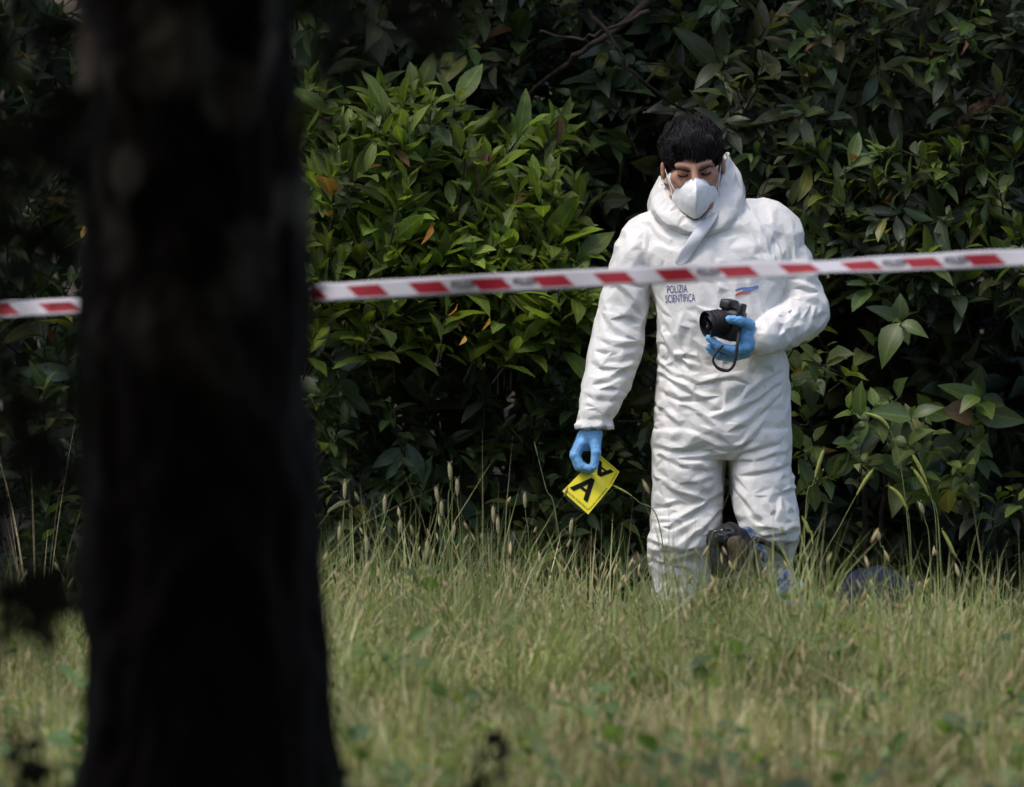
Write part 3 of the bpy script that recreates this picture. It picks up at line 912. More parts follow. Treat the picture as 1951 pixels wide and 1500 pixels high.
LL = 'slender stalk with a small pale head in the shade below the laurel'
for x, y in ((732, 945), (858, 882), (872, 912), (834, 928), (842, 955), (656, 918), (759, 990), (940, 965), (1002, 940), (862, 1000), (645, 1000), (700, 1020), (1085, 990), (812, 1030), (950, 985)):
    stalk(x + rng.uniform(-25, 25), 1360, [(x + rng.uniform(-8, 8), y + 110), (x, y + 45), (x + rng.uniform(-5, 5), y)], 19.6 + rng.uniform(0, 0.4), 0.048, 0.0058, M_headtan, LL, G2)
stalk(1110, 1360, [(1062, 1000), (1040, 930), (1018, 842)], 19.9, 0.05, 0.002, M_stalk, 'long bare stalk leaning left below the gloved hand with the marker', 'bare stalks')
stalk(1290, 1360, [(1260, 1020), (1215, 955), (1168, 925)], 19.5, 0.06, 0.003, M_head, 'stalk bending over the edge of the yellow evidence marker', 'bare stalks')

# arching blade tufts in front of the hedge on the right
def tuft(x, d, n, hgt, label, spread=0.5, mat=None):
    b = at(x, 1400, d); b[2] = float(ground_z(b[0], b[1]))
    root = empty('grass_tuft', b, label, 'grass tuft', 'arching grass tufts')
    for k in range(n):
        az = rng.uniform(0, 6.28); l = hgt * rng.uniform(0.6, 1.2); e = rng.uniform(0.2, 1) * spread
        dd = np.array([math.cos(az), math.sin(az) * 0.6, 0])
        t = np.linspace(0, 1, 12)[:, None]
        path = b + dd * 0.02 + dd * (t ** 1.7) * l * e + np.array([0, 0, 1.0]) * l * (t - 0.45 * e * t ** 2.6)
        w = 0.0035 * (1 - np.linspace(0, 1, 12) ** 2) + 0.0004
        sd = unit(np.cross(dd, [0, 0, 1.0]) + rng.normal(0, 0.3, 3))
        V = np.stack([path - sd * w[:, None], path + np.array([0, 0, -0.001]), path + sd * w[:, None]], 1).reshape(-1, 3)
        gg = Geo(); gg.add(V, grid_faces(12, 3))
        link('blade', gg.mesh('blade'), mat or M_stalk, root)
tuft(1800, 19.8, 34, 0.62, 'big tuft of arching grass blades right of the navy bundle', 0.75)
tuft(1570, 19.75, 22, 0.52, 'tuft of arching grass between the bag and the navy bundle', 0.75)
tuft(1120, 19.8, 24, 0.6, 'loose tuft of arching grass below the yellow evidence marker', 0.9)
tuft(780, 19.9, 26, 0.66, 'dense tall tuft of grass right beside the trunk', 0.7)
tuft(70, 20.2, 40, 0.95, 'dry straw coloured stems left of the tree trunk', 0.6, simple_mat('dry_stem', (0.24, 0.19, 0.11), 0.8, 0.2, 0.25, 60))
tuft(1930, 19.8, 18, 0.5, 'small tuft of arching grass at the right edge', 0.7)

# ------------------------------------------------------------------ the person
def W(px, py, y=0.0): return at(px, py, MD + y) if False else np.array([(px - 975.5) / 670, MD + y, ZC - (py - 750) / 670])
zpx = lambda py: ZC - (py - 750) / 670
xpx = lambda px: (px - 975.5) / 670

HC = W(1319, 313, -0.06)          # between the eyes, inside the head
HR = (Matrix.Rotation(math.radians(-5), 3, 'Y') @ Matrix.Rotation(math.radians(18), 3, 'X'))
HRn = np.array(HR)
hp = lambda x, y, z: HC + HRn @ np.array([x, y, z])

# body: one continuous surface (head, neck, trunk, limbs), slimmer than the clothes
def rows_px(rows): return [(zpx(py), xpx(a), xpx(b), MD + y0, MD + y1) for py, a, b, y0, y1 in rows]
def shrink(rows, m, my): return [(z, a + m, b - m, y0 + my, y1 - my) for z, a, b, y0, y1 in rows]
TORSO = rows_px([(388, 1290, 1425, -.03, .13), (402, 1262, 1450, -.07, .14), (430, 1230, 1488, -.10, .15), (480, 1214, 1500, -.125, .155), (540, 1240, 1494, -.145, .15),
                 (600, 1254, 1482, -.15, .14), (650, 1253, 1486, -.145, .135), (690, 1256, 1500, -.14, .135), (740, 1252, 1504, -.145, .145), (800, 1248, 1505, -.15, .155), (845, 1246, 1505, -.145, .155), (870, 1256, 1498, -.11, .14)])
LEGL = rows_px([(820, 1247, 1380, -.135, .13), (860, 1245, 1383, -.13, .125), (900, 1245, 1378, -.125, .11), (960, 1244, 1376, -.115, .09), (1005, 1240, 1373, -.125, .075), (1040, 1234, 1362, -.125, .07), (1066, 1237, 1352, -.10, .075),
                (1100, 1242, 1350, -.085, .08), (1150, 1248, 1349, -.08, .085), (1260, 1252, 1340, -.07, .085), (1350, 1256, 1338, -.06, .085), (1392, 1258, 1338, -.06, .08)])
LEGR = rows_px([(820, 1388, 1504, -.135, .13), (860, 1389, 1505, -.135, .12), (900, 1391, 1508, -.14, .10), (940, 1393, 1512, -.15, .08), (970, 1398, 1516, -.16, .06), (1000, 1408, 1520, -.165, .05), (1025, 1414, 1519, -.15, .06),
                (1048, 1424, 1510, -.10, .09), (1080, 1430, 1508, -.05, .12), (1120, 1434, 1508, 0.0, .16), (1200, 1440, 1505, .08, .24), (1300, 1446, 1500, .16, .31), (1360, 1448, 1498, .20, .35)])
ARML = rows_px([(444, 1192, 1244, -.05, .09), (466, 1177, 1246, -.07, .105), (500, 1165, 1244, -.075, .105), (550, 1150, 1240, -.075, .10), (600, 1138, 1235, -.075, .095), (650, 1127, 1226, -.085, .085), (700, 1116, 1214, -.095, .065),
                (750, 1108, 1192, -.105, .04), (785, 1105, 1172, -.11, .015), (800, 1097, 1167, -.112, .005), (812, 1094, 1167, -.108, -.002)])
bf = Field((xpx(1085), MD - .32, 0.0), (xpx(1600), MD + .42, zpx(222)), 0.0055)
bf.loft(shrink(TORSO, .028, .03), .03); bf.loft(shrink(LEGL, .03, .03), .03); bf.loft(shrink(LEGR, .03, .03), .03); bf.loft(shrink(ARML, .02, .02), .02)
SH, EL, WR = W(1486, 446, .03), W(1530, 592, .02), W(1440, 646, -.20)
bf.cone(SH, EL, .045, .042, .03); bf.cone(EL, WR, .042, .028, .02)
bf.cone(W(1130, 800, -.055), W(1118, 840, -.06), .024, .022, .02); bf.cone(WR, W(1432, 647, -.212), .024, .012, .02)
bf.cone(W(1335, 420, .035), hp(0, .03, -.04), .066, .058, .03)
bf.ell(hp(0, .022, .034), (.073, .095, .084), .02, HRn)
bf.ell(hp(0, -.022, -.038), (.060, .070, .088), .03, HRn)
bf.cone(hp(-.012, -.062, -.106), hp(.012, -.062, -.106), .025, .025, .03)
bf.cone(hp(-.046, .0, -.075), hp(-.02, -.055, -.105), .022, .02, .03); bf.cone(hp(.046, .0, -.075), hp(.02, -.055, -.105), .022, .02, .03)
bf.cone(hp(-.045, -.074, .020), hp(-.014, -.086, .017), .010, .010, .014); bf.cone(hp(.045, -.074, .020), hp(.014, -.086, .017), .010, .010, .014)
for s in (-1, 1):
    bf.ell(hp(s * .033, -.096, -.001), (.019, .014, .0125), .012, HRn, 's')
    bf.ell(hp(s * .033, -.0745, -.002), (.0155, .0125, .012), .004, HRn)
    bf.cone(hp(s * .052, -.058, -.022), hp(s * .035, -.072, -.036), .018, .016, .02)
    bf.ell(hp(s * .085, .008, -.017), (.0095, .015, .029), .006, HRn)
    bf.ell(hp(s * .093, .000, -.013), (.005, .008, .017), .006, HRn, 's')
bf.cone(hp(0, -.090, .012), hp(0, -.115, -.036), .0085, .013, .012)
bf.cone(hp(-.012, -.103, -.04), hp(.012, -.103, -.04), .008, .008, .01)
BV, BQ = bf.mesh(2)
M_skin = simple_mat('skin', (0.47, 0.255, 0.175), 0.5, 0.35, 0.06, 34, 0.3, 420, col2=(0.37, 0.165, 0.11))
M_skin.node_tree.nodes['Principled BSDF'].inputs['Subsurface Weight'].default_value = 0.12
M_skin.node_tree.nodes['Principled BSDF'].inputs['Subsurface Radius'].default_value = (0.012, 0.005, 0.003)
person = link('person', np_mesh('person', BV, BQ), M_skin, label='dark-haired person in white hooded coverall, mask and blue gloves, looking down', cat='person')

# coverall
H = 0.0068
sf = Field((xpx(1080), MD - .34, 0.02), (xpx(1610), MD + .42, zpx(378)), H)
sf.loft(TORSO, .02); sf.loft(LEGL, .012, 2.2); sf.loft(LEGR, .012, 2.2)
sf.loft(ARML, .014, 2.2)
sf.cone(W(1458, 426, .03), SH, .062, .060, .03)
sf.cone(SH, W(1510, 520, .03), .060, .066, .03); sf.cone(W(1512, 520, .03), EL, .066, .070, .012)
sf.cone(EL, W(1490, 622, -.09), .069, .058, .012); sf.cone(W(1490, 622, -.09), WR, .058, .045, .012)
sf.cone(W(1282, 426, .02), W(1230, 450, .02), .06, .058, .03); sf.cone(W(1232, 450, .02), W(1212, 482, .015), .058, .058, .02); sf.cone(W(1396, 402, .03), W(1462, 424, .03), .060, .062, .03)
SV, SQ = sf.mesh(2)
SN = vnormals(SV, SQ)
spx = SV[:, 0] * 670 + 975.5; spy = 750 - (SV[:, 2] - ZC) * 670
front = np.clip((0.25 - SN[:, 1]) / 0.5, 0, 1)

STROKES = [  # points in photo pixels on the cloth, width px, height mm
 ([(1140, 636), (1180, 650), (1228, 646)], 9, 6), ([(1130, 684), (1170, 700), (1212, 690)], 9, 7), ([(1122, 725), (1160, 716), (1200, 688)], 8, 6),
 ([(1168, 520), (1200, 560), (1232, 606)], 9, 5), ([(1150, 590), (1172, 625), (1200, 640)], 7, 5), ([(1118, 742), (1150, 756), (1186, 744)], 8, 5),
 ([(1108, 782), (1140, 776), (1168, 786)], 6, 5), ([(1105, 768), (1130, 764)], 5, 4), ([(1206, 432), (1186, 480), (1176, 520)], 9, 5), ([(1222, 440), (1206, 500)], 7, 4),
 ([(1160, 545), (1200, 530), (1236, 545)], 8, 5), ([(1150, 610), (1190, 596), (1236, 615)], 8, 5), ([(1128, 660), (1160, 668)], 6, 5), ([(1190, 660), (1150, 740)], 7, 4),
 ([(1248, 560), (1262, 620), (1290, 690)], 9, 7), ([(1262, 640), (1296, 680), (1335, 702)], 9, 7), ([(1256, 700), (1296, 728), (1345, 764)], 9, 9), ([(1250, 672), (1275, 702), (1300, 716)], 8, 6),
 ([(1340, 800), (1410, 770), (1484, 716)], 10, 9), ([(1372, 822), (1430, 790), (1480, 742)], 8, 7), ([(1400, 770), (1440, 730), (1490, 690)], 10, 6),
 ([(1252, 758), (1275, 786), (1306, 806)], 8, 6), ([(1320, 770), (1356, 806), (1385, 840)], 8, 6), ([(1260, 735), (1300, 752), (1350, 752)], 9, 5),
 ([(1385, 852), (1415, 838), (1446, 806)], 7, 8), ([(1385, 852), (1350, 838), (1310, 822)], 7, 7), ([(1384, 858), (1340, 864), (1290, 868)], 7, 6), ([(1388, 860), (1440, 848), (1486, 832)], 7, 7),
 ([(1250, 840), (1285, 850), (1330, 850)], 8, 5), ([(1252, 858), (1310, 882), (1378, 884)], 7, 5), ([(1300, 915), (1340, 908), (1374, 896)], 6, 4), ([(1250, 900), (1290, 930), (1340, 946)], 7, 4),
 ([(1260, 1004), (1320, 968), (1374, 926)], 9, 7), ([(1286, 1042), (1330, 1004), (1374, 958)], 9, 9), ([(1300, 1062), (1335, 1040), (1362, 1000)], 8, 8), ([(1240, 1020), (1275, 1040), (1310, 1038)], 8, 7),
 ([(1238, 1058), (1280, 1066), (1330, 1080)], 8, 8), ([(1250, 960), (1290, 950)], 7, 4), ([(1245, 985), (1300, 985)], 8, 4),
 ([(1394, 872), (1450, 866), (1500, 850)], 7, 6), ([(1394, 900), (1450, 892), (1504, 878)], 7, 5), ([(1398, 915), (1430, 960), (1462, 1004)], 9, 7), ([(1400, 890), (1420, 925), (1436, 962)], 8, 6),
 ([(1470, 900), (1480, 940), (1484, 984)], 8, 6), ([(1440, 1012), (1480, 1010), (1516, 998)], 7, 8), ([(1446, 1032), (1480, 1036), (1514, 1022)], 7, 8), ([(1450, 940), (1490, 930), (1510, 925)], 7, 4),
 ([(1418, 500), (1436, 550), (1452, 606)], 9, 6), ([(1436, 420), (1456, 470), (1472, 524)], 9, 7), ([(1462, 436), (1480, 480), (1494, 540)], 8, 7), ([(1500, 420), (1512, 470), (1520, 520)], 8, 6),
 ([(1322, 500), (1350, 530), (1384, 562)], 9, 4), ([(1366, 470), (1364, 600)], 5, 4), ([(1366, 600), (1376, 720), (1386, 848)], 5, 4), ([(1402, 480), (1400, 560)], 8, 3),
 ([(1240, 420), (1262, 450), (1290, 470)], 9, 5), ([(1228, 440), (1232, 500), (1245, 548)], 7, 6), ([(1300, 590), (1290, 650)], 9, 4), ([(1320, 640), (1350, 680)], 9, 5),
 ([(1500, 556), (1530, 566), (1562, 572)], 7, 7), ([(1492, 580), (1470, 610), (1450, 640)], 7, 5), ([(1522, 580), (1500, 616), (1470, 652)], 8, 6), ([(1552, 588), (1530, 625), (1500, 652)], 8, 6),
 ([(1480, 546), (1515, 540), (1550, 548)], 7, 7), ([(1460, 610), (1448, 640)], 6, 4), ([(1484, 528), (1510, 520), (1545, 524)], 7, 5), ([(1440, 618), (1434, 650)], 5, 4),
 ([(1440, 600), (1470, 640)], 10, 4), ([(1430, 650), (1450, 690), (1490, 700)], 10, 5), ([(1330, 720), (1390, 710), (1430, 720)], 12, 4),
]
def stroke_disp(px, py, strokes):
    out = np.zeros(len(px)); wt = np.zeros(len(px)); dr = np.zeros((len(px), 3)); dr[:, 2] = 1e-3
    for pts, w, h in strokes:
        pts = catmull(np.array(pts, float), 10) if len(pts) > 2 else np.array(pts, float)
        lo, hi = pts.min(0) - 45, pts.max(0) + 45
        m = np.where((px > lo[0]) & (px < hi[0]) & (py > lo[1]) & (py < hi[1]))[0]
        if not len(m): continue
        p = np.stack([px[m], py[m]], 1)
        best = np.full(len(m), 1e9); side = np.zeros(len(m)); along = np.zeros(len(m)); pr = np.zeros((len(m), 2))
        ns = len(pts) - 1
        for i in range(ns):
            a, b = pts[i], pts[i + 1]; ab = b - a
            t = np.clip(((p - a) @ ab) / (ab @ ab), 0, 1)
            d = p - a - t[:, None] * ab
            dist = np.hypot(d[:, 0], d[:, 1])
            u = dist < best
            pr[u] = np.array([ab[1], ab[0]]) / np.hypot(*ab)
            best = np.where(u, dist, best); side = np.where(u, np.sign(ab[0] * d[:, 1] - ab[1] * d[:, 0]), side); along = np.where(u, (i + t) / ns, along)
        fade = np.clip(np.sin(np.clip(along, 0, 1) * math.pi) * 1.6, 0.15, 1)
        s = best * side
        w = w * .85
        prof = np.exp(-np.abs(s) / w * 1.6) - 0.8 * np.exp(-np.abs(s - 1.2 * w) / w * 1.8)
        out[m] += prof * fade * h * 0.001
        q = np.exp(-(s / (w * 2.4)) ** 2) * fade * h / 6
        sg = np.sign(pr[:, 0] * dr[m, 0] + pr[:, 1] * dr[m, 2] + 1e-9)
        dr[m, 0] += pr[:, 0] * q * sg; dr[m, 2] += pr[:, 1] * q * sg
        wt[m] = np.maximum(wt[m], np.clip(q, 0, 1.2))
    return out, wt, dr

lowleg = np.clip((spy - 820) / 60, 0, 1)
arm = ((spx < 1244) & (spy < 830)).astype(float)
arm2 = ((spx > 1440) & (spy > 500) & (spy < 690) & (SV[:, 1] < MD - .02) | (spx > 1505) & (spy < 690)).astype(float)
quiet = np.exp(-(((spx - 1294) / 44) ** 2 + ((spy - 560) / 30) ** 2)) + np.exp(-(((spx - 1420) / 36) ** 2 + ((spy - 558) / 24) ** 2))
quiet = 1 - .8 * np.clip(quiet, 0, 1)
D, SW, SD = stroke_disp(spx, spy, STROKES)
D = D * front * 2.2 * quiet; SW = SW * front
D += (crumple(SV, .010, 7, 1, (1.2, 1, 1.1), .6) + crumple(SV, .006, 15, 2, (1.3, 1, .9), .6)) * quiet
axis = np.tile(np.array([0, 0, 1.0]), (len(SV), 1))
axis[arm > 0] = unit([-.28, -.1, -.95]); axis[(arm2 > 0) & (spy > 560)] = unit([-.4, -.85, -.2])
nz1 = perlin(SV * 5.5, 111); nz2 = perlin(SV * 4.0 + 7, 112)
turn = nz2 * 3.2
axis = np.stack([axis[:, 0] * np.cos(turn) + axis[:, 2] * np.sin(turn), axis[:, 1], axis[:, 2] * np.cos(turn) - axis[:, 0] * np.sin(turn)], 1)
axis = unit(axis * (1 - np.clip(SW * 1.5, 0, 1))[:, None] + unit(SD) * np.clip(SW * 1.5, 0, 1)[:, None])
patch = np.clip(nz1 * 2.4 + .3, 0, 1) * (1 - .75 * np.exp(-((spy - 470) / 80) ** 2) * (1 - arm))
axs = .008 + .03 * patch * (1 + .3 * lowleg + .4 * arm) + .085 * SW
cir = .004 + .012 * patch
SVb = buckle(SV, SQ, cir * quiet, axis, axs * quiet, 360, -.026, .022, seed_disp=D, bend=.014)
sm = SVb
for _ in range(4): sm = laplace(sm, SQ, .5)
SVb = SVb + .7 * (SVb - sm)
SN = vnormals(SVb, SQ)
D = crumple(SVb, .008, 10, 201, (1.1, 1, 1), .9) * quiet + crumple(SVb, .004, 22, 202, (1.2, 1, .9), .9) * quiet
# armhole, waist and side seams: narrow welts
for pts in ([(1247, 402), (1238, 450), (1240, 520), (1246, 560)], [(1462, 384), (1474, 440), (1482, 500), (1478, 545)], [(1254, 694), (1320, 704), (1400, 704), (1500, 692)], [(1385, 852), (1378, 860), (1330, 846)]):
    sd_, _, _ = stroke_disp(spx, spy, [(pts, 3.2, 5)])
    D += sd_ * front * .8
# gathered cuff
cuff = np.exp(-((spy - 797) / 7) ** 2) * (spx < 1200)
D -= cuff * (0.008 + 0.003 * np.sin(np.arctan2(SV[:, 1] - (MD - .055), SV[:, 0] - xpx(1131)) * 13 + 2 * perlin(SV * 20, 77)))
D += np.clip((spy - 780) / 30, 0, 1) * (spx < 1200) * (spy < 830) * .0025 * np.sin(np.arctan2(SV[:, 1] - (MD - .055), SV[:, 0] - xpx(1131)) * 9 + 1)
SV2 = SVb + SN * D[:, None]
suit_me = crisp(SV2, SQ, 5200, 'coverall', 1)
suit = link('coverall', suit_me, M_suit, person)
BVH = BVHTree.FromPolygons([tuple(v.co) for v in suit_me.vertices], [tuple(p.vertices) for p in suit_me.polygons])
def cloth_y(x, z, default=MD - .15):
    hit = BVH.ray_cast(Vector((x, MD - 1.0, z)), Vector((0, 1, 0)))
    return hit[0].y if hit[0] is not None else default

# hood lying open round the neck
ST = [  # inside, crest (free edge), panel, base
 [(1326, 402, -.030), (1330, 424, -.112), (1338, 444, -.122), (1342, 456, -.10)],
 [(1334, 394, -.040), (1352, 405, -.104), (1382, 424, -.112), (1378, 446, -.085)],
 [(1348, 372, -.010), (1369, 360, -.060), (1404, 384, -.065), (1402, 424, -.05)],
 [(1364, 330, .035), (1386, 300, -.012), (1409, 356, -.005), (1418, 414, .01)],
 [(1360, 322, .07), (1380, 297, .07), (1402, 340, .10), (1412, 406, .10)],
 [(1325, 330, .09), (1325, 312, .125), (1325, 350, .16), (1330, 404, .15)],
 [(1284, 345, .06), (1264, 336, .07), (1250, 362, .10), (1242, 408, .10)],
 [(1284, 350, .03), (1258, 340, -.005), (1244, 378, .0), (1242, 414, .01)],
 [(1292, 372, .0), (1266, 366, -.056), (1247, 396, -.06), (1256, 422, -.05)],
 [(1308, 394, -.030), (1290, 403, -.098), (1272, 427, -.108), (1286, 441, -.085)]]
ST = [[a_, tuple((np.array(a_) + np.array(b_)) / 2), tuple(np.array(b_) * .97 + np.array(a_) * .03), tuple(np.array(b_) * .97 + np.array(c_) * .03), c_, d_] for a_, b_, c_, d_ in ST]
S = np.array([[W(*q) for q in st] for st in ST])
S = catmull(S, 120, closed=True)                       # around
S = np.stack([catmull(S[i], 28) for i in range(120)])  # down the section
HV = S.reshape(-1, 3); HQ = grid_faces(120, 28, close_u=True)
HN = vnormals(HV, HQ)
cen = W(1330, 390, 0.03)
if ((HV - cen) * HN).sum() < 0: HQ = HQ[:, ::-1]; HN = -HN
vv = np.tile(np.linspace(0, 1, 28), 120)
Dh = (crumple(HV, .014, 9, 31, (1, 1, 1), .8) + crumple(HV, .007, 20, 32)) * np.clip(vv * 4, 0.3, 1)
tang = unit(np.cross(HN, np.tile([0, 0, 1.0], (len(HN), 1))))
HV = buckle(HV, HQ, np.full(len(HV), .03), tang, np.clip(.02 + .22 * np.clip(perlin(HV * 7, 131) + .2, 0, 1), 0, .2), 220, -.016, .014, seed_disp=Dh, pin=((vv > .97) | (vv < .03)).astype(float), grav=1e-5, bend=.01)
sm = HV
for _ in range(4): sm = laplace(sm, HQ, .5)
HV = HV + .8 * (HV - sm) * np.clip(vv * 5, 0, 1)[:, None]
HV = HV + vnormals(HV, HQ) * (crumple(HV, .0045, 16, 211, (1, 1, .8), .9) + crumple(HV, .0025, 32, 212))[:, None]
me = crisp(HV, HQ, 900, 'hood')
o = link('hood', me, M_suit, suit)
md = o.modifiers.new('thickness', 'SOLIDIFY'); md.thickness = 0.003; md.offset = -1

# loose grey chin flap hanging from the zip
M_flap = simple_mat('flap_fabric', (0.52, 0.52, 0.555), 0.6, 0.3, 0.03, 20, 0.2, 150)
cl = catmull(np.array([W(1352, 412, -.135), W(1342, 428, -.155), W(1325, 455, -.168), W(1307, 484, -.165), W(1300, 505, -.16)]), 16)
wd = np.interp(np.linspace(0, 1, 16), [0, .3, .7, .85, 1], [17, 25, 27, 22, 6]) / 670
nrm = unit(np.array([.86, 0, -.02 + .5]))
V = []
for k in range(16):
    for q in np.linspace(-1, 1, 7):
        p = cl[k] + nrm * wd[k] * q
        y = min(cloth_y(p[0], p[2]) - 0.004, cl[k][1] + .03) - 0.004 * (1 - q * q)
        V.append((p[0], y, p[2]))
fl = np.array(V)
fl = fl.reshape(16, 7, 3); fl[:, :, 1] = fl[:, :, 1] * 0.3 + 0.7 * fl[:, :, 1].min(axis=1, keepdims=True); fl = fl.reshape(-1, 3)
o = link('chin_flap', np_mesh('chin_flap', fl, grid_faces(16, 7)), M_flap, suit, label='loose grey chin flap of the zip')
md = o.modifiers.new('thickness', 'SOLIDIFY'); md.thickness = 0.002

# shoes inside the grass
M_shoe = simple_mat('shoe_cover', (0.35, 0.36, 0.38), 0.6, 0.3, 0.1)
for (x, y0, hz) in ((1298, 0.0, 0.0), (1472, 0.25, 0.04)):
    ff = Field((xpx(x) - .08, MD + y0 - .24, -.01), (xpx(x) + .08, MD + y0 + .14, .16), .006)
    ff.chain([(xpx(x), MD + y0 + .05, .05 + hz), (xpx(x), MD + y0 - .08, .045 + hz * .6), (xpx(x), MD + y0 - .16, .035)], [.045, .046, .034], .02)
    ff.cone((xpx(x), MD + y0 + .03, .12 + hz), (xpx(x), MD + y0 + .04, .05 + hz), .042, .045, .02)
    v, q = ff.mesh(1); link('shoe', np_mesh('shoe', v, q), M_shoe, person)

# hair: a cap grown from the skull with a ragged fringe, plus locks
hf = Field(HC - .16, HC + .17, 0.004)
hf.ell(hp(0, .022, .040), (.0835, .106, .0895), .01, HRn)
hf.ell(hp(0, -.122, -.016), (.17, .078, .080), .012, HRn, 's')
for s in (-1, 1): hf.ell(hp(s * .092, -.004, -.022), (.03, .034, .042), .008, HRn, 's')
hf.ell(hp(0, -.02, -.105), (.2, .13, .072), .012, HRn, 's')
hf.ell(hp(0, .09, -.115), (.2, .07, .06), .012, HRn, 's')
hv, hq = hf.mesh(2)
hn = vnormals(hv, hq)
loc = (hv - HC) @ HRn
hv = hv + hn * (crumple(hv, .006, 26, 41, (1, 1, 2.2)) + crumple(hv, .004, 60, 42, (1, 1, 2.5)))[:, None]
g = Geo(); g.add(hv, hq)
# locks following the head
cand = np.where((loc[:, 2] > 0.02))[0]
pick = rng.choice(cand, 2600)
fld = np.stack([perlin(hv[pick] * 22, 301), perlin(hv[pick] * 22, 302), perlin(hv[pick] * 22, 303)], 1)
lift = perlin(hv[pick] * 40, 304)
for q_, i in enumerate(pick):
    n_ = hn[i]; l = loc[i]
    fl_ = unit(HRn @ np.array([l[0] * 9, -.9 if l[1] < .06 else .5, -.5])) + fld[q_] * 2.2
    fl_ = unit(fl_ - n_ * np.dot(fl_, n_))
    Ln = rng.uniform(.022, .042); up_ = .004 + .008 * max(0, lift[q_] + .3) + rng.uniform(0, .003)
    p0 = hv[i] - n_ * .004; p1 = p0 + fl_ * Ln * .4 + n_ * (up_ + .003); p2 = p0 + fl_ * Ln * .8 + n_ * (up_ * .9); p3 = p0 + fl_ * Ln * 1.1 + n_ * (up_ * .2)
    sd = unit(np.cross(n_, fl_) + n_ * rng.normal(0, .5)) * .0009
    g.add(np.array([p0 - sd, p0 + sd, p1 - sd, p1 + sd, p2 - sd, p2 + sd, p3 - sd * .2, p3 + sd * .2]), np.array([[0, 1, 3, 2], [2, 3, 5, 4], [4, 5, 7, 6]]))
# fringe: clumps of locks that come to uneven points over the forehead
for c, (x0, zl, w) in enumerate([(-.058, .060, .007), (-.048, .060, .008), (-.037, .046, .010), (-.026, .050, .008), (-.015, .034, .011), (-.003, .030, .009), (.006, .021, .011), (.016, .029, .009), (.026, .032, .010), (.036, .050, .008), (.046, .054, .009), (.057, .062, .008), (.011, .026, .006), (-.020, .038, .006)]):
    for k in range(34):
        x = x0 + rng.normal(0, w * .6); xe = x0 + (x - x0) * .3 + .004
        top = hp(x * .9, -.078 + abs(x) * .35 - .004, .094 - abs(x) * .2 + rng.uniform(-.022, .018))
        low = hp(xe, -.093 + abs(xe) * .36, zl + rng.uniform(-.003, .014))
        mid_ = (top + low) / 2 + HRn @ np.array([0, -.010 + rng.uniform(-.006, .004), .003])
        sd = HRn @ np.array([.0014, .0005 + rng.normal(0, .0006), 0])
        g.add(np.array([top - sd, top + sd, mid_ - sd, mid_ + sd, low - sd * .15, low + sd * .15]), np.array([[0, 1, 3, 2], [2, 3, 5, 4]]))
# sideburns
for s in (-1, 1):
    for k in range(40):
        top = hp(s * (.074 + rng.normal(0, .002)), -.025 + rng.uniform(-.02, .02), .03)
        low = top + HRn @ np.array([-s * .003, rng.uniform(-.008, .003), -rng.uniform(.03, .055)])
        sd = HRn @ np.array([.0004, .002, 0])
        mm = (top + low) / 2 + HRn @ np.array([s * .002, 0, 0])
        g.add(np.array([top - sd, top + sd, mm - sd, mm + sd, low - sd * .2, low + sd * .2]), np.array([[0, 1, 3, 2], [2, 3, 5, 4]]))
M_hair = simple_mat('black_hair', (0.010, 0.008, 0.009), 0.6, 0.18, 0.3, 90, 0.6, 260)
link('hair', g.mesh('hair'), M_hair, person)

# brows, lash lines
M_brow = simple_mat('brow_hair', (0.022, 0.014, 0.010), 0.7, 0.1, 0.2, 200)
for s in (-1, 1):
    g = Geo()
    p = catmull(np.array([hp(s * .013, -.0985, .0065), hp(s * .028, -.0990, .0115), hp(s * .042, -.0915, .0135), hp(s * .055, -.077, .0075)]), 14)
    add_tube(g, p, np.array([.002, .003, .0036, .0038, .0038, .0036, .0032, .0026, .0024, .0022, .002, .0015, .001, .0006]), 6, flat=(1.0, .6))
    for q in range(60):
        i_ = rng.integers(0, 13); b0 = p[i_] + rng.normal(0, .0012, 3); dr = unit(p[min(i_ + 1, 13)] - p[max(i_ - 1, 0)]) + HRn @ np.array([0, -.1, rng.uniform(0, .7)])
        e0 = b0 + unit(dr) * rng.uniform(.004, .008); w_ = HRn @ np.array([0, 0, .0006])
        g.add(np.array([b0 - w_, b0 + w_, e0]), np.array([[0, 1, 2]]))
    link('eyebrow', g.mesh('eyebrow'), M_brow, person)
    g = Geo()
    p = catmull(np.array([hp(s * .018, -.0835, -.007), hp(s * .027, -.0895, -.0095), hp(s * .038, -.089, -.0095), hp(s * .048, -.0795, -.0065)]), 12)
    add_tube(g, p, np.array([.001] + [.0024] * 10 + [.001]), 6)
    link('eyelashes', g.mesh('eyelashes'), M_hair, person)

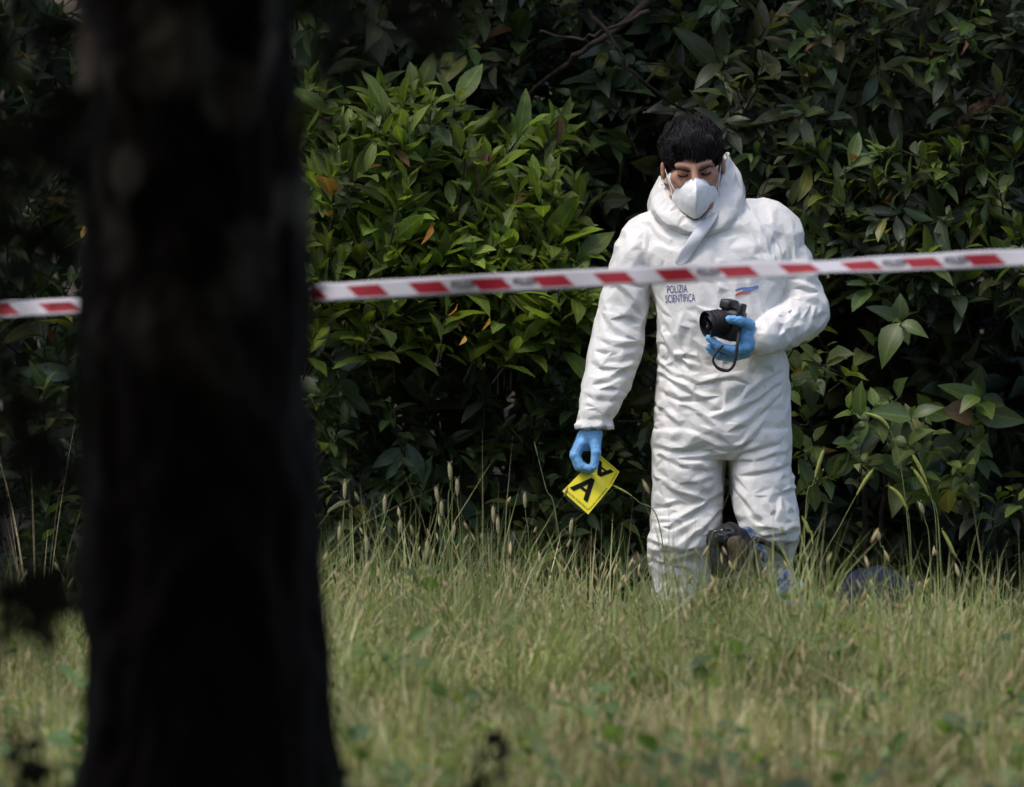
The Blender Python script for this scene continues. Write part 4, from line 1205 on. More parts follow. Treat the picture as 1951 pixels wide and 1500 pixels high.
# face mask, folded cup with a vertical centre seam
M_mask = simple_mat('mask_fabric', (0.80, 0.80, 0.80), 0.7, 0.2, 0.03, 60, 0.25, 260)
nu, nv = 33, 21
us = np.linspace(-1, 1, nu); vs = np.linspace(0, 1, nv)
rp_ = lambda a: np.interp(vs, np.linspace(0, 1, len(a)), a)
hw = rp_([.044, .058, .064, .066, .064, .058, .048, .028]); 
ztop = -.046; zbot = -.158
ridge = rp_([-.128, -.148, -.158, -.160, -.154, -.140, -.118, -.085]) ; sidey = rp_([-.078, -.062, -.046, -.036, -.030, -.030, -.036, -.055])
V = []
for i, u in enumerate(us):
    for j, v in enumerate(vs):
        a = abs(u)
        y = ridge[j] + (sidey[j] - ridge[j]) * (0.95 * a + 0.05 * a ** 2)
        z = ztop + (zbot - ztop) * v - 0.016 * a ** 1.5 * (1 - v) ** 2 + .018 * a ** 2 * v ** 2
        xx = u * hw[j]
        cr = math.cos(math.radians(4)); sr = math.sin(math.radians(4))
        V.append((HC[0] + 0.006 + xx * cr + z * 0.0, HC[1] + y + 0.02, HC[2] + z + xx * sr))
MV = np.array(V)
MQ = grid_faces(nu, nv)[:, ::-1]
MN = vnormals(MV, MQ)
MV = MV + MN * (crumple(MV, .0022, 45, 51))[:, None]
mask = link('face_mask', np_mesh('face_mask', MV, MQ), M_mask, person)
md = mask.modifiers.new('thickness', 'SOLIDIFY'); md.thickness = 0.002
g = Geo(); add_tube(g, MV.reshape(nu, nv, 3)[nu // 2] + [0, -.0005, 0], .0010, 6)
link('seam', g.mesh('seam'), M_mask, mask)
g = Geo(); add_tube(g, MV.reshape(nu, nv, 3)[:, 0] + [0, -.0005, 0], .0013, 6)
link('edge_binding', g.mesh('edge_binding'), M_mask, mask)
for s in (-1, 1):
    g = Geo()
    j = 4
    e = MV.reshape(nu, nv, 3)[0 if s < 0 else -1]
    add_tube(g, catmull(np.array([e[3], hp(s * .070, -.035, -.036), hp(s * .079, -.005, -.012), hp(s * .081, .018, .012)]), 12), .0014, 5)
    add_tube(g, catmull(np.array([e[13], hp(s * .068, -.02, -.062), hp(s * .078, .01, -.036), hp(s * .082, .022, -.02)]), 12), .0014, 5)
    link('ear_loop', g.mesh('ear_loop'), M_mask, mask)

# gloves
M_glove = simple_mat('blue_nitrile', (0.15, 0.36, 0.64), 0.5, 0.4, 0.08, 40, 0.6, 130)
def hand(lo, hi, palm, fingers):
    hfld = Field(lo, hi, 0.0024)
    for a, b, r1, r2 in palm: hfld.cone(W(*a), W(*b), r1 / 670, r2 / 670, .014)
    for pts, rs in fingers:
        # each finger joins the palm softly but stays apart from its neighbours
        hfld.chain([W(*p) for p in pts], [r / 670 for r in rs], .0035)
    v, q = hfld.mesh(2)
    nn = vnormals(v, q)
    v = v + nn * crumple(v, .0012, 60, 61)[:, None]
    return np_mesh('glove', v, q)
me = hand(W(1075, 912, -.16), W(1165, 800, .02)[[0, 1, 2]],
    [((1128, 806, -.055), (1126, 824, -.06), 15, 17), ((1120, 826, -.062), (1108, 848, -.066), 15, 12), ((1128, 826, -.06), (1120, 846, -.05), 16, 13), ((1132, 828, -.075), (1134, 846, -.08), 14, 11), ((1112, 832, -.04), (1104, 848, -.035), 13, 11)],
    [([(1106, 846, -.078), (1096, 868, -.082), (1106, 888, -.086), (1127, 894, -.088)], [9.5, 8.8, 8, 7]),
     ([(1104, 846, -.055), (1094, 868, -.056), (1102, 889, -.064), (1122, 897, -.074)], [9.5, 8.8, 8, 7]),
     ([(1103, 846, -.034), (1094, 864, -.030), (1099, 884, -.038), (1114, 892, -.050)], [9, 8.2, 7.5, 6.5]),
     ([(1104, 846, -.016), (1097, 860, -.010), (1100, 876, -.016), (1111, 884, -.026)], [8, 7.2, 6.6, 5.8]),
     ([(1133, 838, -.082), (1135, 862, -.094), (1131, 889, -.097)], [11, 9.2, 7.4])])
link('glove', me, M_glove, person)
me = hand(W(1325, 700, -.34), W(1455, 590, -.12),
    [((1436, 647, -.19), (1426, 647, -.21), 11, 16), ((1425, 636, -.215), (1412, 625, -.235), 15, 12), ((1427, 656, -.215), (1412, 664, -.228), 15, 13), ((1423, 646, -.215), (1412, 646, -.225), 17, 16)],
    [([(1422, 621, -.235), (1402, 613, -.268), (1383, 611, -.282)], [12, 9.5, 7.8]),
     ([(1416, 664, -.236), (1388, 669, -.262), (1364, 661, -.276), (1345, 646, -.28)], [10, 9, 8, 6.6]),
     ([(1416, 672, -.218), (1388, 680, -.236), (1364, 676, -.248), (1346, 664, -.252)], [10, 9, 8, 6.6]),
     ([(1418, 674, -.195), (1390, 682, -.208), (1366, 680, -.216), (1350, 670, -.22)], [9.5, 8.4, 7.6, 6.4]),
     ([(1420, 672, -.175), (1396, 679, -.184), (1376, 678, -.19), (1362, 672, -.195)], [8.4, 7.4, 6.6, 5.6])])
link('glove', me, M_glove, person)

# printing on the chest
def text_geo(body, size=1.0, cuts=0, bold=0.0):
    cu = bpy.data.curves.new('lettering', 'FONT')
    cu.body = body; cu.size = size; cu.align_x = 'CENTER'; cu.align_y = 'CENTER'; cu.resolution_u = 3; cu.offset = bold
    o = bpy.data.objects.new('lettering', cu); C.objects.link(o)
    dg = bpy.context.evaluated_depsgraph_get(); dg.update()
    me = bpy.data.meshes.new_from_object(o.evaluated_get(dg))
    bpy.data.objects.remove(o); bpy.data.curves.remove(cu)
    bm = bmesh.new(); bm.from_mesh(me); bpy.data.meshes.remove(me)
    bmesh.ops.triangulate(bm, faces=bm.faces[:])
    if cuts: bmesh.ops.subdivide_edges(bm, edges=bm.edges[:], cuts=cuts, use_grid_fill=True)
    bmesh.ops.triangulate(bm, faces=bm.faces[:])
    bm.verts.ensure_lookup_table()
    V = np.array([v.co for v in bm.verts]); Ft = np.array([[v.index for v in f.verts] for f in bm.faces])
    bm.free()
    return V, Ft
def fit(V, w, h):
    c = (V.min(0) + V.max(0)) / 2; s = V.max(0) - V.min(0)
    return np.stack([(V[:, 0] - c[0]) / s[0] * w, (V[:, 1] - c[1]) / s[1] * h], 1)
def print_on_suit(name, uv, Ft, mat, px, py, rot):
    c, s = math.cos(rot), math.sin(rot)
    V = []
    for x, y in uv:
        wx = xpx(px) + x * c - y * s; wz = zpx(py) + x * s + y * c
        V.append((wx, cloth_y(wx, wz) - 0.0022, wz))
    return link(name, np_mesh(name, np.array(V), Ft, False), mat, suit)
M_ink = simple_mat('violet_blue_ink', (0.045, 0.04, 0.22), 0.6, 0.3, 0.1)
M_inkred = simple_mat('red_ink', (0.55, 0.09, 0.06), 0.6, 0.3, 0.1)
M_inkblue = simple_mat('blue_ink', (0.13, 0.22, 0.52), 0.6, 0.3, 0.1)
V, Ft = text_geo('POLIZIA', 1, 2); print_on_suit('lettering', fit(V, 38 / 670, 14.5 / 670), Ft, M_ink, 1288, 552, 0.05)
V, Ft = text_geo('SCIENTIFICA', 1, 2); print_on_suit('lettering', fit(V, 56 / 670, 14.5 / 670), Ft, M_ink, 1294, 569.5, 0.05)
# small maker's mark: red swoosh under slanted blue bars
g = []
def strip(pts, w):
    p = catmull(np.array(pts, float), 12); t = unit(np.gradient(p, axis=0)); nn = np.stack([-t[:, 1], t[:, 0]], 1)
    ww = w * np.sin(np.linspace(.25, 1, 12) * math.pi * .9)[:, None]
    V = np.stack([p - nn * ww, p, p + nn * ww], 1).reshape(-1, 2)
    return V, grid_faces(12, 3)
V, Fq = strip([(-22, -9), (-12, -4), (0, -3), (8, -1)], 2.2); print_on_suit('logo_swoosh', V / 670, Fq, M_inkred, 1420, 556, 0.0)
V, Fq = strip([(-22, 1), (-8, 5), (6, 6), (22, 10)], 1.8); print_on_suit('logo_swoosh', V / 670, Fq, M_inkblue, 1420, 556, 0.0)
gg = Geo(); n0 = 0; VV = []; FF = []
for k in range(7):
    x = -8 + k * 4.4
    VV += [(x, -1 + x * .2), (x + 3, -1 + x * .2), (x + 4.5, 5 + x * .2), (x + 1.5, 5 + x * .2)]; FF.append([4 * k, 4 * k + 1, 4 * k + 2, 4 * k + 3])
print_on_suit('logo_bars', np.array(VV) / 670, np.array(FF), M_inkblue, 1420, 556, 0.05)

# ------------------------------------------------------------------ photo camera in the hand
M_cam = simple_mat('camera_plastic', (0.012, 0.012, 0.013), 0.45, 0.5, 0.3, 80, 0.35, 500)
M_rub = simple_mat('camera_rubber', (0.008, 0.008, 0.009), 0.6, 0.4, 0.3, 80, 0.3, 500)
M_glass = simple_mat('lens_glass', (0.006, 0.007, 0.010), 0.15, 0.5, 0.1)
cc = W(1386, 618, -.245)
cr = empty('camera', cc, 'black photo camera with zoom lens held in the blue-gloved hand', 'camera')
Rb = Matrix.Rotation(math.radians(-32), 3, 'Z') @ Matrix.Rotation(math.radians(14), 3, 'Y')
Rn = np.array(Rb)
lp = lambda x, y, z: cc + Rn @ np.array([x, y, z])
bm = box_geo((0, 0, 0), (.062, .058, .088), None, .012)
for v in bm.verts:
    v.co = Vector(cc) + Rb @ (v.co + Vector((0.0, 0.008, -.004)))
link('camera_body', bm_mesh(bm, 'camera_body', True), M_cam, cr)
bm = box_geo((0, 0, 0), (.036, .056, .030), None, .009)
for v in bm.verts: v.co = Vector(cc) + Rb @ (v.co + Vector((-.018, 0.004, .050)))
link('viewfinder', bm_mesh(bm, 'viewfinder', True), M_cam, cr)
bm = box_geo((0, 0, 0), (.018, .03, .034), None, .006)
for v in bm.verts: v.co = Vector(cc) + Rb @ (v.co + Vector((.026, 0.0, .046)))
link('control_dial', bm_mesh(bm, 'control_dial', True), M_cam, cr)
g = Geo()
ax = unit(np.array([-.86, -.48, -.14])); b0 = lp(-.012, -.014, .002)
t = np.linspace(0, .060, 30)
rad = np.where(t < .01, .033, np.where(t < .048, .0365, .0390)).astype(float)
rad[(t > .012) & (t < .044)] += .0014 * np.sign(np.sin(t[(t > .012) & (t < .044)] * 1300))
rad[-1] = .036
add_tube(g, b0 + ax * t[:, None], rad, 28, cap=False)
lens = link('lens', g.mesh('lens'), M_rub, cr)
g = Geo(); add_tube(g, np.array([b0 + ax * .050, b0 + ax * .053, b0 + ax * .055]), [.034, .034, .02], 24)
link('front_glass', g.mesh('front_glass'), M_glass, lens)
g = Geo()
sp_ = catmull(np.array([W(1372, 660, -.29), W(1360, 672, -.295), W(1353, 688, -.295), W(1362, 702, -.292), W(1380, 707, -.29), W(1391, 698, -.292), W(1396, 678, -.295), W(1399, 655, -.292), W(1402, 634, -.27)]), 40)
add_tube(g, sp_, np.interp(np.linspace(0, 1, 40), [0, .3, .4, .6, 1], [.0035, .004, .0058, .0048, .0055]), 8, flat=(.9, .8), ref=(0.2, 0, 1))
link('strap', g.mesh('strap'), M_rub, cr)

# ------------------------------------------------------------------ evidence marker (folded yellow card)
M_yel = simple_mat('yellow_card', (0.78, 0.66, 0.02), 0.45, 0.4, 0.03, 20)
M_blk = simple_mat('black_print', (0.008, 0.008, 0.008), 0.7, 0.1, 0.1)
A1, A2, A3, A5 = W(1120, 979, -.10), W(1164, 927, -.060), W(1113, 893, -.062), W(1139, 863, -.01)
def in_plane(px, py, a, b, c):
    n_ = np.cross(b - a, c - a); p = W(px, py, 0)
    p[1] = a[1] - ((p[0] - a[0]) * n_[0] + (p[2] - a[2]) * n_[2]) / n_[1]
    return p
A0 = in_plane(1071, 935, A1, A2, A3); A4 = in_plane(1180, 899, A5, A2, A3)
mk = empty('evidence_marker', (A0 + A2) / 2, 'folded yellow evidence marker with black letter A held by the glove', 'marker')
def panel(q, name):
    n_ = unit(np.cross(q[1] - q[0], q[3] - q[0]));  n_ = n_ if n_[1] < 0 else -n_
    V = np.concatenate([q, q - n_ * .0022])
    Fq = np.array([[0, 1, 2, 3], [7, 6, 5, 4], [0, 4, 5, 1], [1, 5, 6, 2], [2, 6, 7, 3], [3, 7, 4, 0]])
    return link(name, np_mesh(name, V, Fq, False), M_yel, mk), n_
def on_panel(par, q, n_, uv, Ft, name, mat=None, off=.0012):
    # uv in 0..1: u along q0->q1 (base), v from the base up to q3/q2
    u, v = uv[:, 0:1], uv[:, 1:2]
    P = q[0] * (1 - u) * (1 - v) + q[1] * u * (1 - v) + q[2] * u * v + q[3] * (1 - u) * v + n_ * off
    link(name, np_mesh(name, P, Ft, False), mat or M_blk, par)
q1 = np.array([A0, A1, A2, A3]); q2 = np.array([A4, A5, A3, A2])
q2 = np.array([A5, A4, A2, A3])
p1, n1 = panel(q1, 'marker_panel'); p2, n2 = panel(q2, 'marker_panel')
V, Ft = text_geo('A'); uvA = fit(V, .62, .66)
uvA[:, 0] += .42; uvA[:, 1] += .56
# embolden
on_panel(p1, q1, n1, uvA, Ft, 'letter')
for dx in (-.03, .03): on_panel(p1, q1, n1, uvA + [dx, 0], Ft, 'letter', off=.0014 + dx * .004)
uvB = fit(V, .62, .66) + [.5, .56]
for dx in (-.03, 0, .03): on_panel(p2, q2, n2, uvB + [dx, 0], Ft, 'letter', off=.0013 + dx * .004)
V, Ft = text_geo('POLIZIA SCIENTIFICA')
on_panel(p1, q1, n1, fit(V, .8, .055) + [.5, .09], Ft, 'small_print')
uvs = fit(V, .8, .05); on_panel(p1, q1, n1, np.stack([.93 - uvs[:, 1], uvs[:, 0] + .5], 1), Ft, 'small_print')
on_panel(p2, q2, n2, fit(V, .8, .06) + [.5, .1], Ft, 'small_print')
on_panel(p2, q2, n2, np.stack([.93 - uvs[:, 1], uvs[:, 0] + .5], 1), Ft, 'small_print')

# ------------------------------------------------------------------ things lying in the grass
M_bag = simple_mat('black_bag', (0.010, 0.010, 0.010), 0.6, 0.25, 0.3, 60, 0.7, 90)
M_brown = simple_mat('brown_panel', (0.055, 0.042, 0.022), 0.6, 0.3, 0.3, 30, 0.5, 120, col2=(0.02, 0.018, 0.012))
M_bluecl = simple_mat('blue_cloth', (0.20, 0.30, 0.48), 0.7, 0.2, 0.25, 40, 0.6, 90, col2=(0.03, 0.04, 0.08))
M_navy = simple_mat('navy_cloth', (0.017, 0.020, 0.036), 0.85, 0.05, 0.2, 30, 0.4, 150)
bc = W(1395, 1060, -.42)
bag = empty('bag', (bc[0], bc[1], float(ground_z(bc[0], bc[1]))), 'black upright bag with brown front standing in grass before the legs', 'bag')
outl = [(1346, 1004), (1362, 996), (1385, 993), (1400, 998), (1416, 1010), (1428, 1035), (1442, 1068), (1450, 1110), (1456, 1180), (1462, 1300), (1380, 1300), (1366, 1180), (1358, 1115), (1346, 1075), (1338, 1040), (1340, 1015)]
def slab(outl, yf, th, bulge, name, mat, par, inset=0.0, seed=0):
    p = catmull(np.array(outl, float), 64, closed=True)
    c = p.mean(0)
    rings = []
    for s, y in ((0.0, yf - bulge), (.5, yf - bulge * .8), (.82, yf - bulge * .35), (.96, yf), (1.0, yf + th * .3), (1.0, yf + th * .7), (.95, yf + th), (.5, yf + th), (0, yf + th)):
        q = c + (p - c) * max(s, .001) * (1 - inset)
        rings.append(np.array([W(a, b, y) for a, b in q]))
    V = np.stack(rings).reshape(-1, 3)
    Fq = grid_faces(len(rings), 64, close_v=True)
    N = vnormals(V, Fq)
    V = V + N * (crumple(V, .012, 15, seed) + crumple(V, .006, 34, seed + 1))[:, None]
    return link(name, np_mesh(name, V, Fq), mat, par)
slab(outl, -.42, .08, .02, 'bag_body', M_bag, bag, seed=71)
slab([(1376, 1022), (1396, 1014), (1412, 1030), (1422, 1060), (1432, 1100), (1436, 1160), (1392, 1160), (1384, 1110), (1378, 1060)], -.452, .012, .004, 'front_panel', M_brown, bag, seed=72)
slab([(1352, 1008), (1372, 1000), (1392, 1004), (1386, 1024), (1360, 1026)], -.446, .01, .004, 'top_flap', simple_mat('glossy_black', (0.02, 0.02, 0.024), 0.2, 0.6, 0.2, 60, 0.6, 60), bag, seed=73)
cl_ = slab([(1408, 1003), (1426, 1006), (1444, 1030), (1456, 1058), (1450, 1072), (1438, 1062), (1424, 1036)], -.36, .05, .01, 'blue_cloth', M_bluecl, None, seed=74)
cl_['label'] = 'light blue crumpled cloth tucked behind the black bag'; cl_['category'] = 'cloth'
cl2 = slab([(1476, 1078), (1500, 1084), (1524, 1108), (1530, 1150), (1528, 1300), (1468, 1300), (1466, 1120)], -.34, .06, .015, 'blue_bundle', M_bluecl, None, seed=75)
cl2['label'] = 'blue crumpled bundle in the grass between bag and navy bundle'; cl2['category'] = 'bundle'
g = Geo()
p = catmull(np.array([W(1424, 1020, -.40), W(1452, 1030, -.41), W(1480, 1048, -.40), W(1496, 1072, -.39), W(1512, 1110, -.37)]), 20)
add_tube(g, p, np.linspace(.009, .004, 20), 8, flat=(1, .5))
link('strap', g.mesh('strap'), M_bag, bag)
g = slab([(1598, 1112), (1612, 1090), (1640, 1078), (1670, 1075), (1698, 1082), (1722, 1100), (1740, 1130), (1748, 1300), (1590, 1300), (1592, 1150)], -.30, .22, .05, 'navy_bundle', M_navy, None, seed=76)
g['label'] = 'dark navy rounded bundle low in the grass right of the person'; g['category'] = 'bundle'

# ------------------------------------------------------------------ barrier tape
def tape_mat():
    m, nt, b, out = new_mat('red_white_tape')
    L = nt.links.new
    a = node(nt, 'ShaderNodeAttribute', attribute_name='tape')
    sp = node(nt, 'ShaderNodeSeparateXYZ'); L(a.outputs['Vector'], sp.inputs[0])
    # slanted stripe: red where fract(u - 0.25 v) < 0.5 and inside the middle band of the tape
    ma = node(nt, 'ShaderNodeMath', operation='MULTIPLY_ADD'); ma.inputs[1].default_value = 0.30; L(sp.outputs[1], ma.inputs[0]); L(sp.outputs[0], ma.inputs[2])
    fr = node(nt, 'ShaderNodeMath', operation='FRACT'); L(ma.outputs[0], fr.inputs[0])
    lt = node(nt, 'ShaderNodeMath', operation='LESS_THAN'); lt.inputs[1].default_value = 0.53; L(fr.outputs[0], lt.inputs[0])
    lo = node(nt, 'ShaderNodeMath', operation='LESS_THAN'); lo.inputs[1].default_value = 0.78; L(sp.outputs[1], lo.inputs[0])
    hi = node(nt, 'ShaderNodeMath', operation='GREATER_THAN'); hi.inputs[1].default_value = 0.16; L(sp.outputs[1], hi.inputs[0])
    m1 = node(nt, 'ShaderNodeMath', operation='MULTIPLY'); L(lt.outputs[0], m1.inputs[0]); L(lo.outputs[0], m1.inputs[1])
    m2 = node(nt, 'ShaderNodeMath', operation='MULTIPLY'); L(m1.outputs[0], m2.inputs[0]); L(hi.outputs[0], m2.inputs[1])
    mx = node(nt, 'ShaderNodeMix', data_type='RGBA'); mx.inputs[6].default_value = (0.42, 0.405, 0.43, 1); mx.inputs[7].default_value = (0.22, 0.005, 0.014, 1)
    L(m2.outputs[0], mx.inputs[0]); L(mx.outputs[2], b.inputs['Base Color'])
    b.inputs['Roughness'].default_value = 0.6; b.inputs['Specular IOR Level'].default_value = 0.25
    return m
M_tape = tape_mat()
TD = 16.2
tpx = np.linspace(-1300, 3300, 700)
def tape_y(x): return 590.5 - 0.0512 * x - 6.0 * np.sin(np.clip(x / 1951, -.6, 1.6) * math.pi) * 0.35
ctr = np.stack([(tpx - 975.5) * TD / F, TD + 0.02 * np.sin(tpx / 300), ZC - (tape_y(tpx) - 750) * TD / F], 1)
hwid = 19.5 / F * TD * 0.93
# tape lies nearly upright, tilts along its length, with one half-turn near the trunk
tilt = 0.35 + 0.28 * np.sin(tpx / 210.0) + 0.16 * np.sin(tpx / 77.0) + 0.10 * np.sin(tpx / 31.0 + 1) + math.pi / (1 + np.exp(-(tpx - 596) / 16.0)) - math.pi
rows = []; tv = []
for j, q in enumerate(np.linspace(-1, 1, 7)):
    rows.append(ctr + np.stack([np.zeros_like(tpx), np.sin(tilt) * q * hwid, np.cos(tilt) * q * hwid], 1))
    vcoord = (q + 1) / 2
    tv.append(np.stack([(tpx - 686) / 117.5, np.where(tpx < 596, 1 - vcoord, vcoord)], 1))
V = np.stack(rows, 1).reshape(-1, 3); UV = np.stack(tv, 1).reshape(-1, 2)
UV3 = np.concatenate([UV, np.zeros((len(UV), 1))], 1)
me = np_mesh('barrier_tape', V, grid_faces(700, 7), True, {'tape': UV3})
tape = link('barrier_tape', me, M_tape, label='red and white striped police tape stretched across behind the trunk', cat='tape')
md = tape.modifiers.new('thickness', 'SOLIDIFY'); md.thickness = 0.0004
VT, FT = text_geo('POLIZIA', bold=.02)
for x in (118, 882, 1000, 1350, 1704, 1822):
    uv = fit(VT, 44, 16)
    P = []
    for a, b in uv:
        xx = x + a; c = np.array([np.interp(xx, tpx, ctr[:, i]) for i in range(3)]); tl = np.interp(xx, tpx, tilt); q = b / 19.5 + .05
        P.append(c + np.array([0, math.sin(tl) * q * hwid - .0025, math.cos(tl) * q * hwid]) if xx > 596 else c + np.array([0, -math.sin(tl) * -q * hwid - .0025, abs(math.cos(tl)) * q * hwid]))
    link('lettering', np_mesh('lettering', np.array(P), FT, False), M_blk, tape)

# ------------------------------------------------------------------ foreground tree
TRD = 12.5
ts = F / TRD
tree = empty('tree', (at(380, 1600, TRD)[0], TRD, 0.16), 'thick dark tree trunk, out of focus, filling the left of the view', 'tree')
py_ = np.linspace(-2600, 1720, 260)
le = np.interp(py_, [-2600, -600, 0, 500, 1000, 1300, 1420, 1500, 1600, 1720], [230, 180, 158, 165, 166, 163, 160, 150, 130, 60])
ri = np.interp(py_, [-2600, -600, 0, 500, 700, 900, 1100, 1200, 1400, 1500, 1600, 1720], [555, 568, 571, 573, 582, 592, 598, 606, 620, 640, 680, 780])
na = 96
ang = np.arange(na) * 2 * math.pi / na
V = np.zeros((len(py_), na, 3))
for i in range(len(py_)):
    c = ((le[i] + ri[i]) / 2 - 975.5) / ts; rr_ = (ri[i] - le[i]) / 2 / ts
    V[i, :, 0] = c + rr_ * np.cos(ang); V[i, :, 1] = TRD + rr_ * np.sin(ang); V[i, :, 2] = ZC - (py_[i] - 750) / ts
V = V.reshape(-1, 3); Fq = grid_faces(len(py_), na, close_v=True)
N = vnormals(V, Fq)
if (N[:, 1] * (V[:, 1] - TRD)).sum() < 0: Fq = Fq[:, ::-1]; N = -N
V = V + N * (crumple(V, .030, 7, 81, (1, 1, 2.5)) + crumple(V, .016, 18, 82, (1, 1, 2)))[:, None]
m, nt, b, out = new_mat('tree_bark')
tc = node(nt, 'ShaderNodeTexCoord'); nz = node(nt, 'ShaderNodeTexNoise', Scale=8.5, Detail=2.0)
mp = node(nt, 'ShaderNodeMapping'); mp.inputs['Scale'].default_value = (1, 1, 0.6); mp.inputs['Location'].default_value = (.37, .1, .2)
nt.links.new(tc.outputs['Object'], mp.inputs[0]); nt.links.new(mp.outputs[0], nz.inputs['Vector'])
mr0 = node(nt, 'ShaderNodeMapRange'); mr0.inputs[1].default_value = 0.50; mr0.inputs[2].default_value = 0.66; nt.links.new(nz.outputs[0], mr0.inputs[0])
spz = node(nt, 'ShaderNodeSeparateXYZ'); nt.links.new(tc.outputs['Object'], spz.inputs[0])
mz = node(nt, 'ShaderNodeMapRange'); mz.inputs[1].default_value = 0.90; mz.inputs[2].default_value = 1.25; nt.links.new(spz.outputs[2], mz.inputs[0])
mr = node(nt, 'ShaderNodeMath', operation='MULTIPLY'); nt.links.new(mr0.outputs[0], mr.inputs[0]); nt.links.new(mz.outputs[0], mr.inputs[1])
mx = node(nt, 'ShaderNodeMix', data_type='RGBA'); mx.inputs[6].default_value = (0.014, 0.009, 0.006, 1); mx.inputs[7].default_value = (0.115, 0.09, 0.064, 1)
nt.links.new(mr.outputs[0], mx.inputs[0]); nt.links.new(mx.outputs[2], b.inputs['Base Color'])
b.inputs['Roughness'].default_value = 0.95; b.inputs['Specular IOR Level'].default_value = 0.1
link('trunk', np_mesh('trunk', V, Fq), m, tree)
# crown out of view, spread and shaped to shade the trunk and viewer
lv = Leaves(); n = 17000
cx = at(380, 0, TRD)[0]
pos = np.stack([cx - 0.6 + rng.normal(0, 2.4, n), rng.uniform(-5, 12.2, n), 2.9 + np.abs(rng.normal(0, 1.1, n)) + np.abs(rng.normal(0, .3, n))], 1)
pos = pos[pos[:, 1] < 12.2 - (pos[:, 2] - 2.9) * 0.45]; n = len(pos)
lv.add(pos, unit(rng.normal(0, 0.7, (n, 3)) + [0, 0, -0.3]), unit(rng.normal(0, 0.35, (n, 3)) + [0, 0, 1]), rng.uniform(0.22, 0.42, n), rng.uniform(1.0, 1.6, n), np.asarray(DARK)[rng.integers(0, 5, n)])
pos, Y, up, L_, W_, col = lv.cat()
V, Fq, mid = place_leaves(T_low[0], pos, Y, up, L_, W_)
o = link('shade_crown', np_mesh('shade_crown', V, Fq, True, {'mid': mid, 'col': np.repeat(col, len(T_low[0][0]), 0)}), M_leaf, tree, kind='stuff'); o.color = (0, 0, 0, 1)
for a, b2, c2 in (((cx, TRD, 3.0), (cx + 1.2, TRD - .6, 3.9), (cx + 2.4, TRD - 1.5, 4.3)), ((cx, TRD, 3.1), (cx - 1.0, TRD - 1.4, 4.0), (cx - 1.8, TRD - 3.2, 4.5)), ((cx, TRD, 3.3), (cx + .2, TRD + .8, 4.2), (cx + .5, TRD + 1.8, 4.9))):
    g = Geo(); limb(g, [a, b2, c2], .11, .03, 9); link('limb', g.mesh('limb'), m, tree)

# leaf walls added behind and beside the viewer, unseen, to darken the trunk
lv = Leaves(); n = 9000
pos = np.stack([rng.uniform(-9, 9, n), rng.uniform(-7, -3, n), rng.uniform(0, 5.5, n)], 1)
pos2 = np.stack([rng.choice([-1, 1], n) * rng.uniform(4.2, 7, n), rng.uniform(-4, 12.5, n), rng.uniform(0, 4.0, n)], 1)
pos = np.concatenate([pos, pos2]); n = len(pos)
lv.add(pos, unit(rng.normal(0, 0.7, (n, 3)) + [0, 0, -0.3]), rand_unit(n), rng.uniform(0.22, 0.42, n), rng.uniform(1.0, 1.6, n), np.asarray(DARK)[rng.integers(0, 5, n)])
pos, Y, up, L_, W_, col = lv.cat()
V, Fq, mid = place_leaves(T_low[0], pos, Y, up, L_, W_)
o = link('woodland', np_mesh('woodland', V, Fq, True, {'mid': mid, 'col': np.repeat(col, len(T_low[0][0]), 0)}), M_leaf, label='dark woodland leaves added around the viewer to shade the trunk, outside the view', kind='stuff'); o.color = (0, 0, 0, 1)

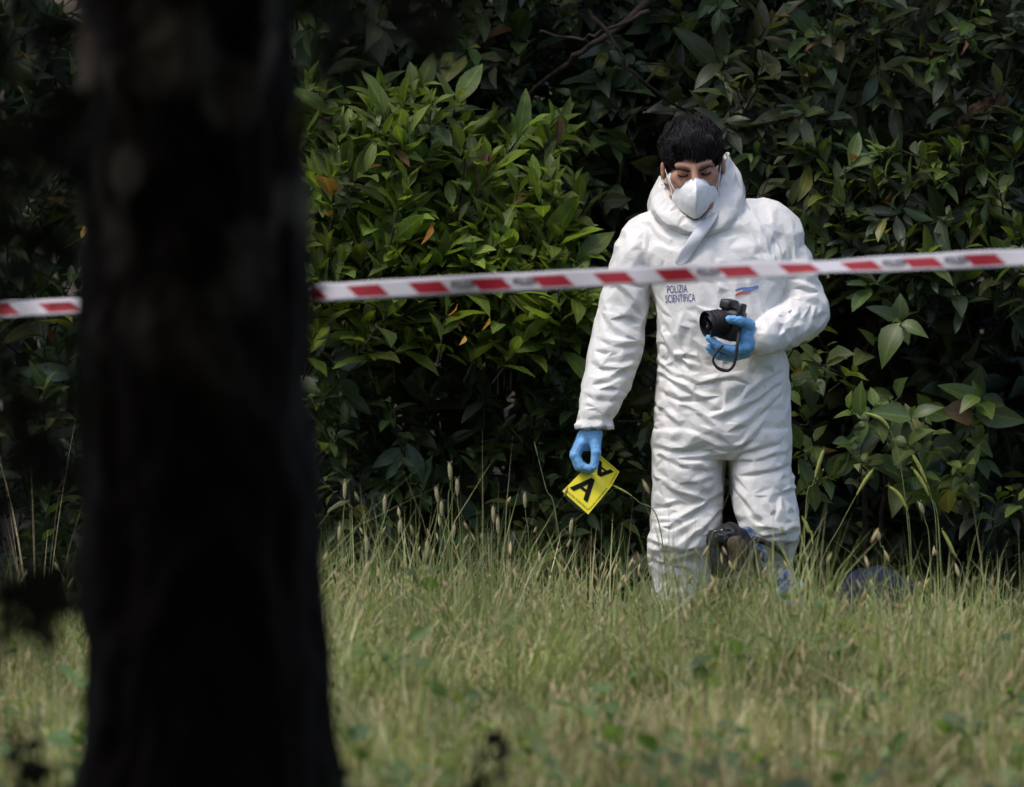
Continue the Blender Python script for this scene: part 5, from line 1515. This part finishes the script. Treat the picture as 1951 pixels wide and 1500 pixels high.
# blurred leafy plants close to the viewer
def near_plant(name, label, cat, stem, tips_px, d, L, n, spread, pal=((0.03, 0.026, 0.018), (0.024, 0.026, 0.015), (0.036, 0.028, 0.02)), nleaf=6):
    base = at(*stem[0], d); 
    root = empty(name, base, label, cat, 'out-of-focus plants near the viewer')
    g = Geo(); limb(g, [at(a, b, d) for a, b in stem], .008, .003, 6); link('stem', g.mesh('stem'), M_bark, root)
    lv = Leaves()
    tips = np.array([at(a + rng.normal(0, spread), b + rng.normal(0, spread), d + rng.normal(0, .25)) for a, b in tips_px for _ in range(n)])
    lv, tw = shoots(tips, out_dirs(len(tips), .4, .3, 0, .7), L * 1.6, nleaf, L, 1.1, pal, 70, 30, lv)
    build_shrub(root, lv, tw, T_ovate, 'dull', M_dull, 120)
near_plant('sapling', 'blurred dark sapling leaves hanging at the left edge of the view', 'sapling', [(-60, 1900), (-20, 1300), (20, 900), (60, 500)], [(20, 780), (60, 1080), (110, 900), (10, 1000), (130, 1120), (40, 1180), (50, 680), (90, 760)], 9.5, .06, 3, 30)
near_plant('hanging_branch', 'blurred dark leafy branch hanging at the top beside the trunk', 'branch', [(560, -250), (620, -80), (660, 40), (640, 160)], [(620, 40), (680, 20), (760, 20), (600, 200), (830, 30), (640, 120)], 11.0, .06, 2, 25)
near_plant('weed_plant', 'blurred dark leafy weed at the bottom edge right of the trunk', 'plant', [(900, 1760), (905, 1560), (920, 1450), (935, 1400)], [(905, 1460), (925, 1420), (880, 1500), (940, 1500)], 12.6, .04, 1, 14, nleaf=5)
near_plant('ground_ivy', 'blurred dark leaves at the foot of the trunk on its right', 'plant', [(680, 1760), (670, 1600), (665, 1500)], [(660, 1490), (690, 1500), (640, 1460)], 12.0, .045, 2, 16, nleaf=5)
near_plant('ground_ivy', 'blurred dark leaves in the bottom left corner of the view', 'plant', [(90, 1760), (80, 1600), (60, 1500)], [(70, 1470), (100, 1440), (20, 1400), (40, 1500)], 12.0, .045, 2, 22, nleaf=5)
near_plant('hanging_branch', 'blurred dark leaves hanging in the upper left corner of the view', 'branch', [(120, -300), (90, -60), (60, 160), (30, 420)], [(20, 80), (90, 200), (40, 330), (120, 90), (10, 480), (60, 560), (0, 250), (60, 430), (120, 330)], 10.2, .065, 3, 32)
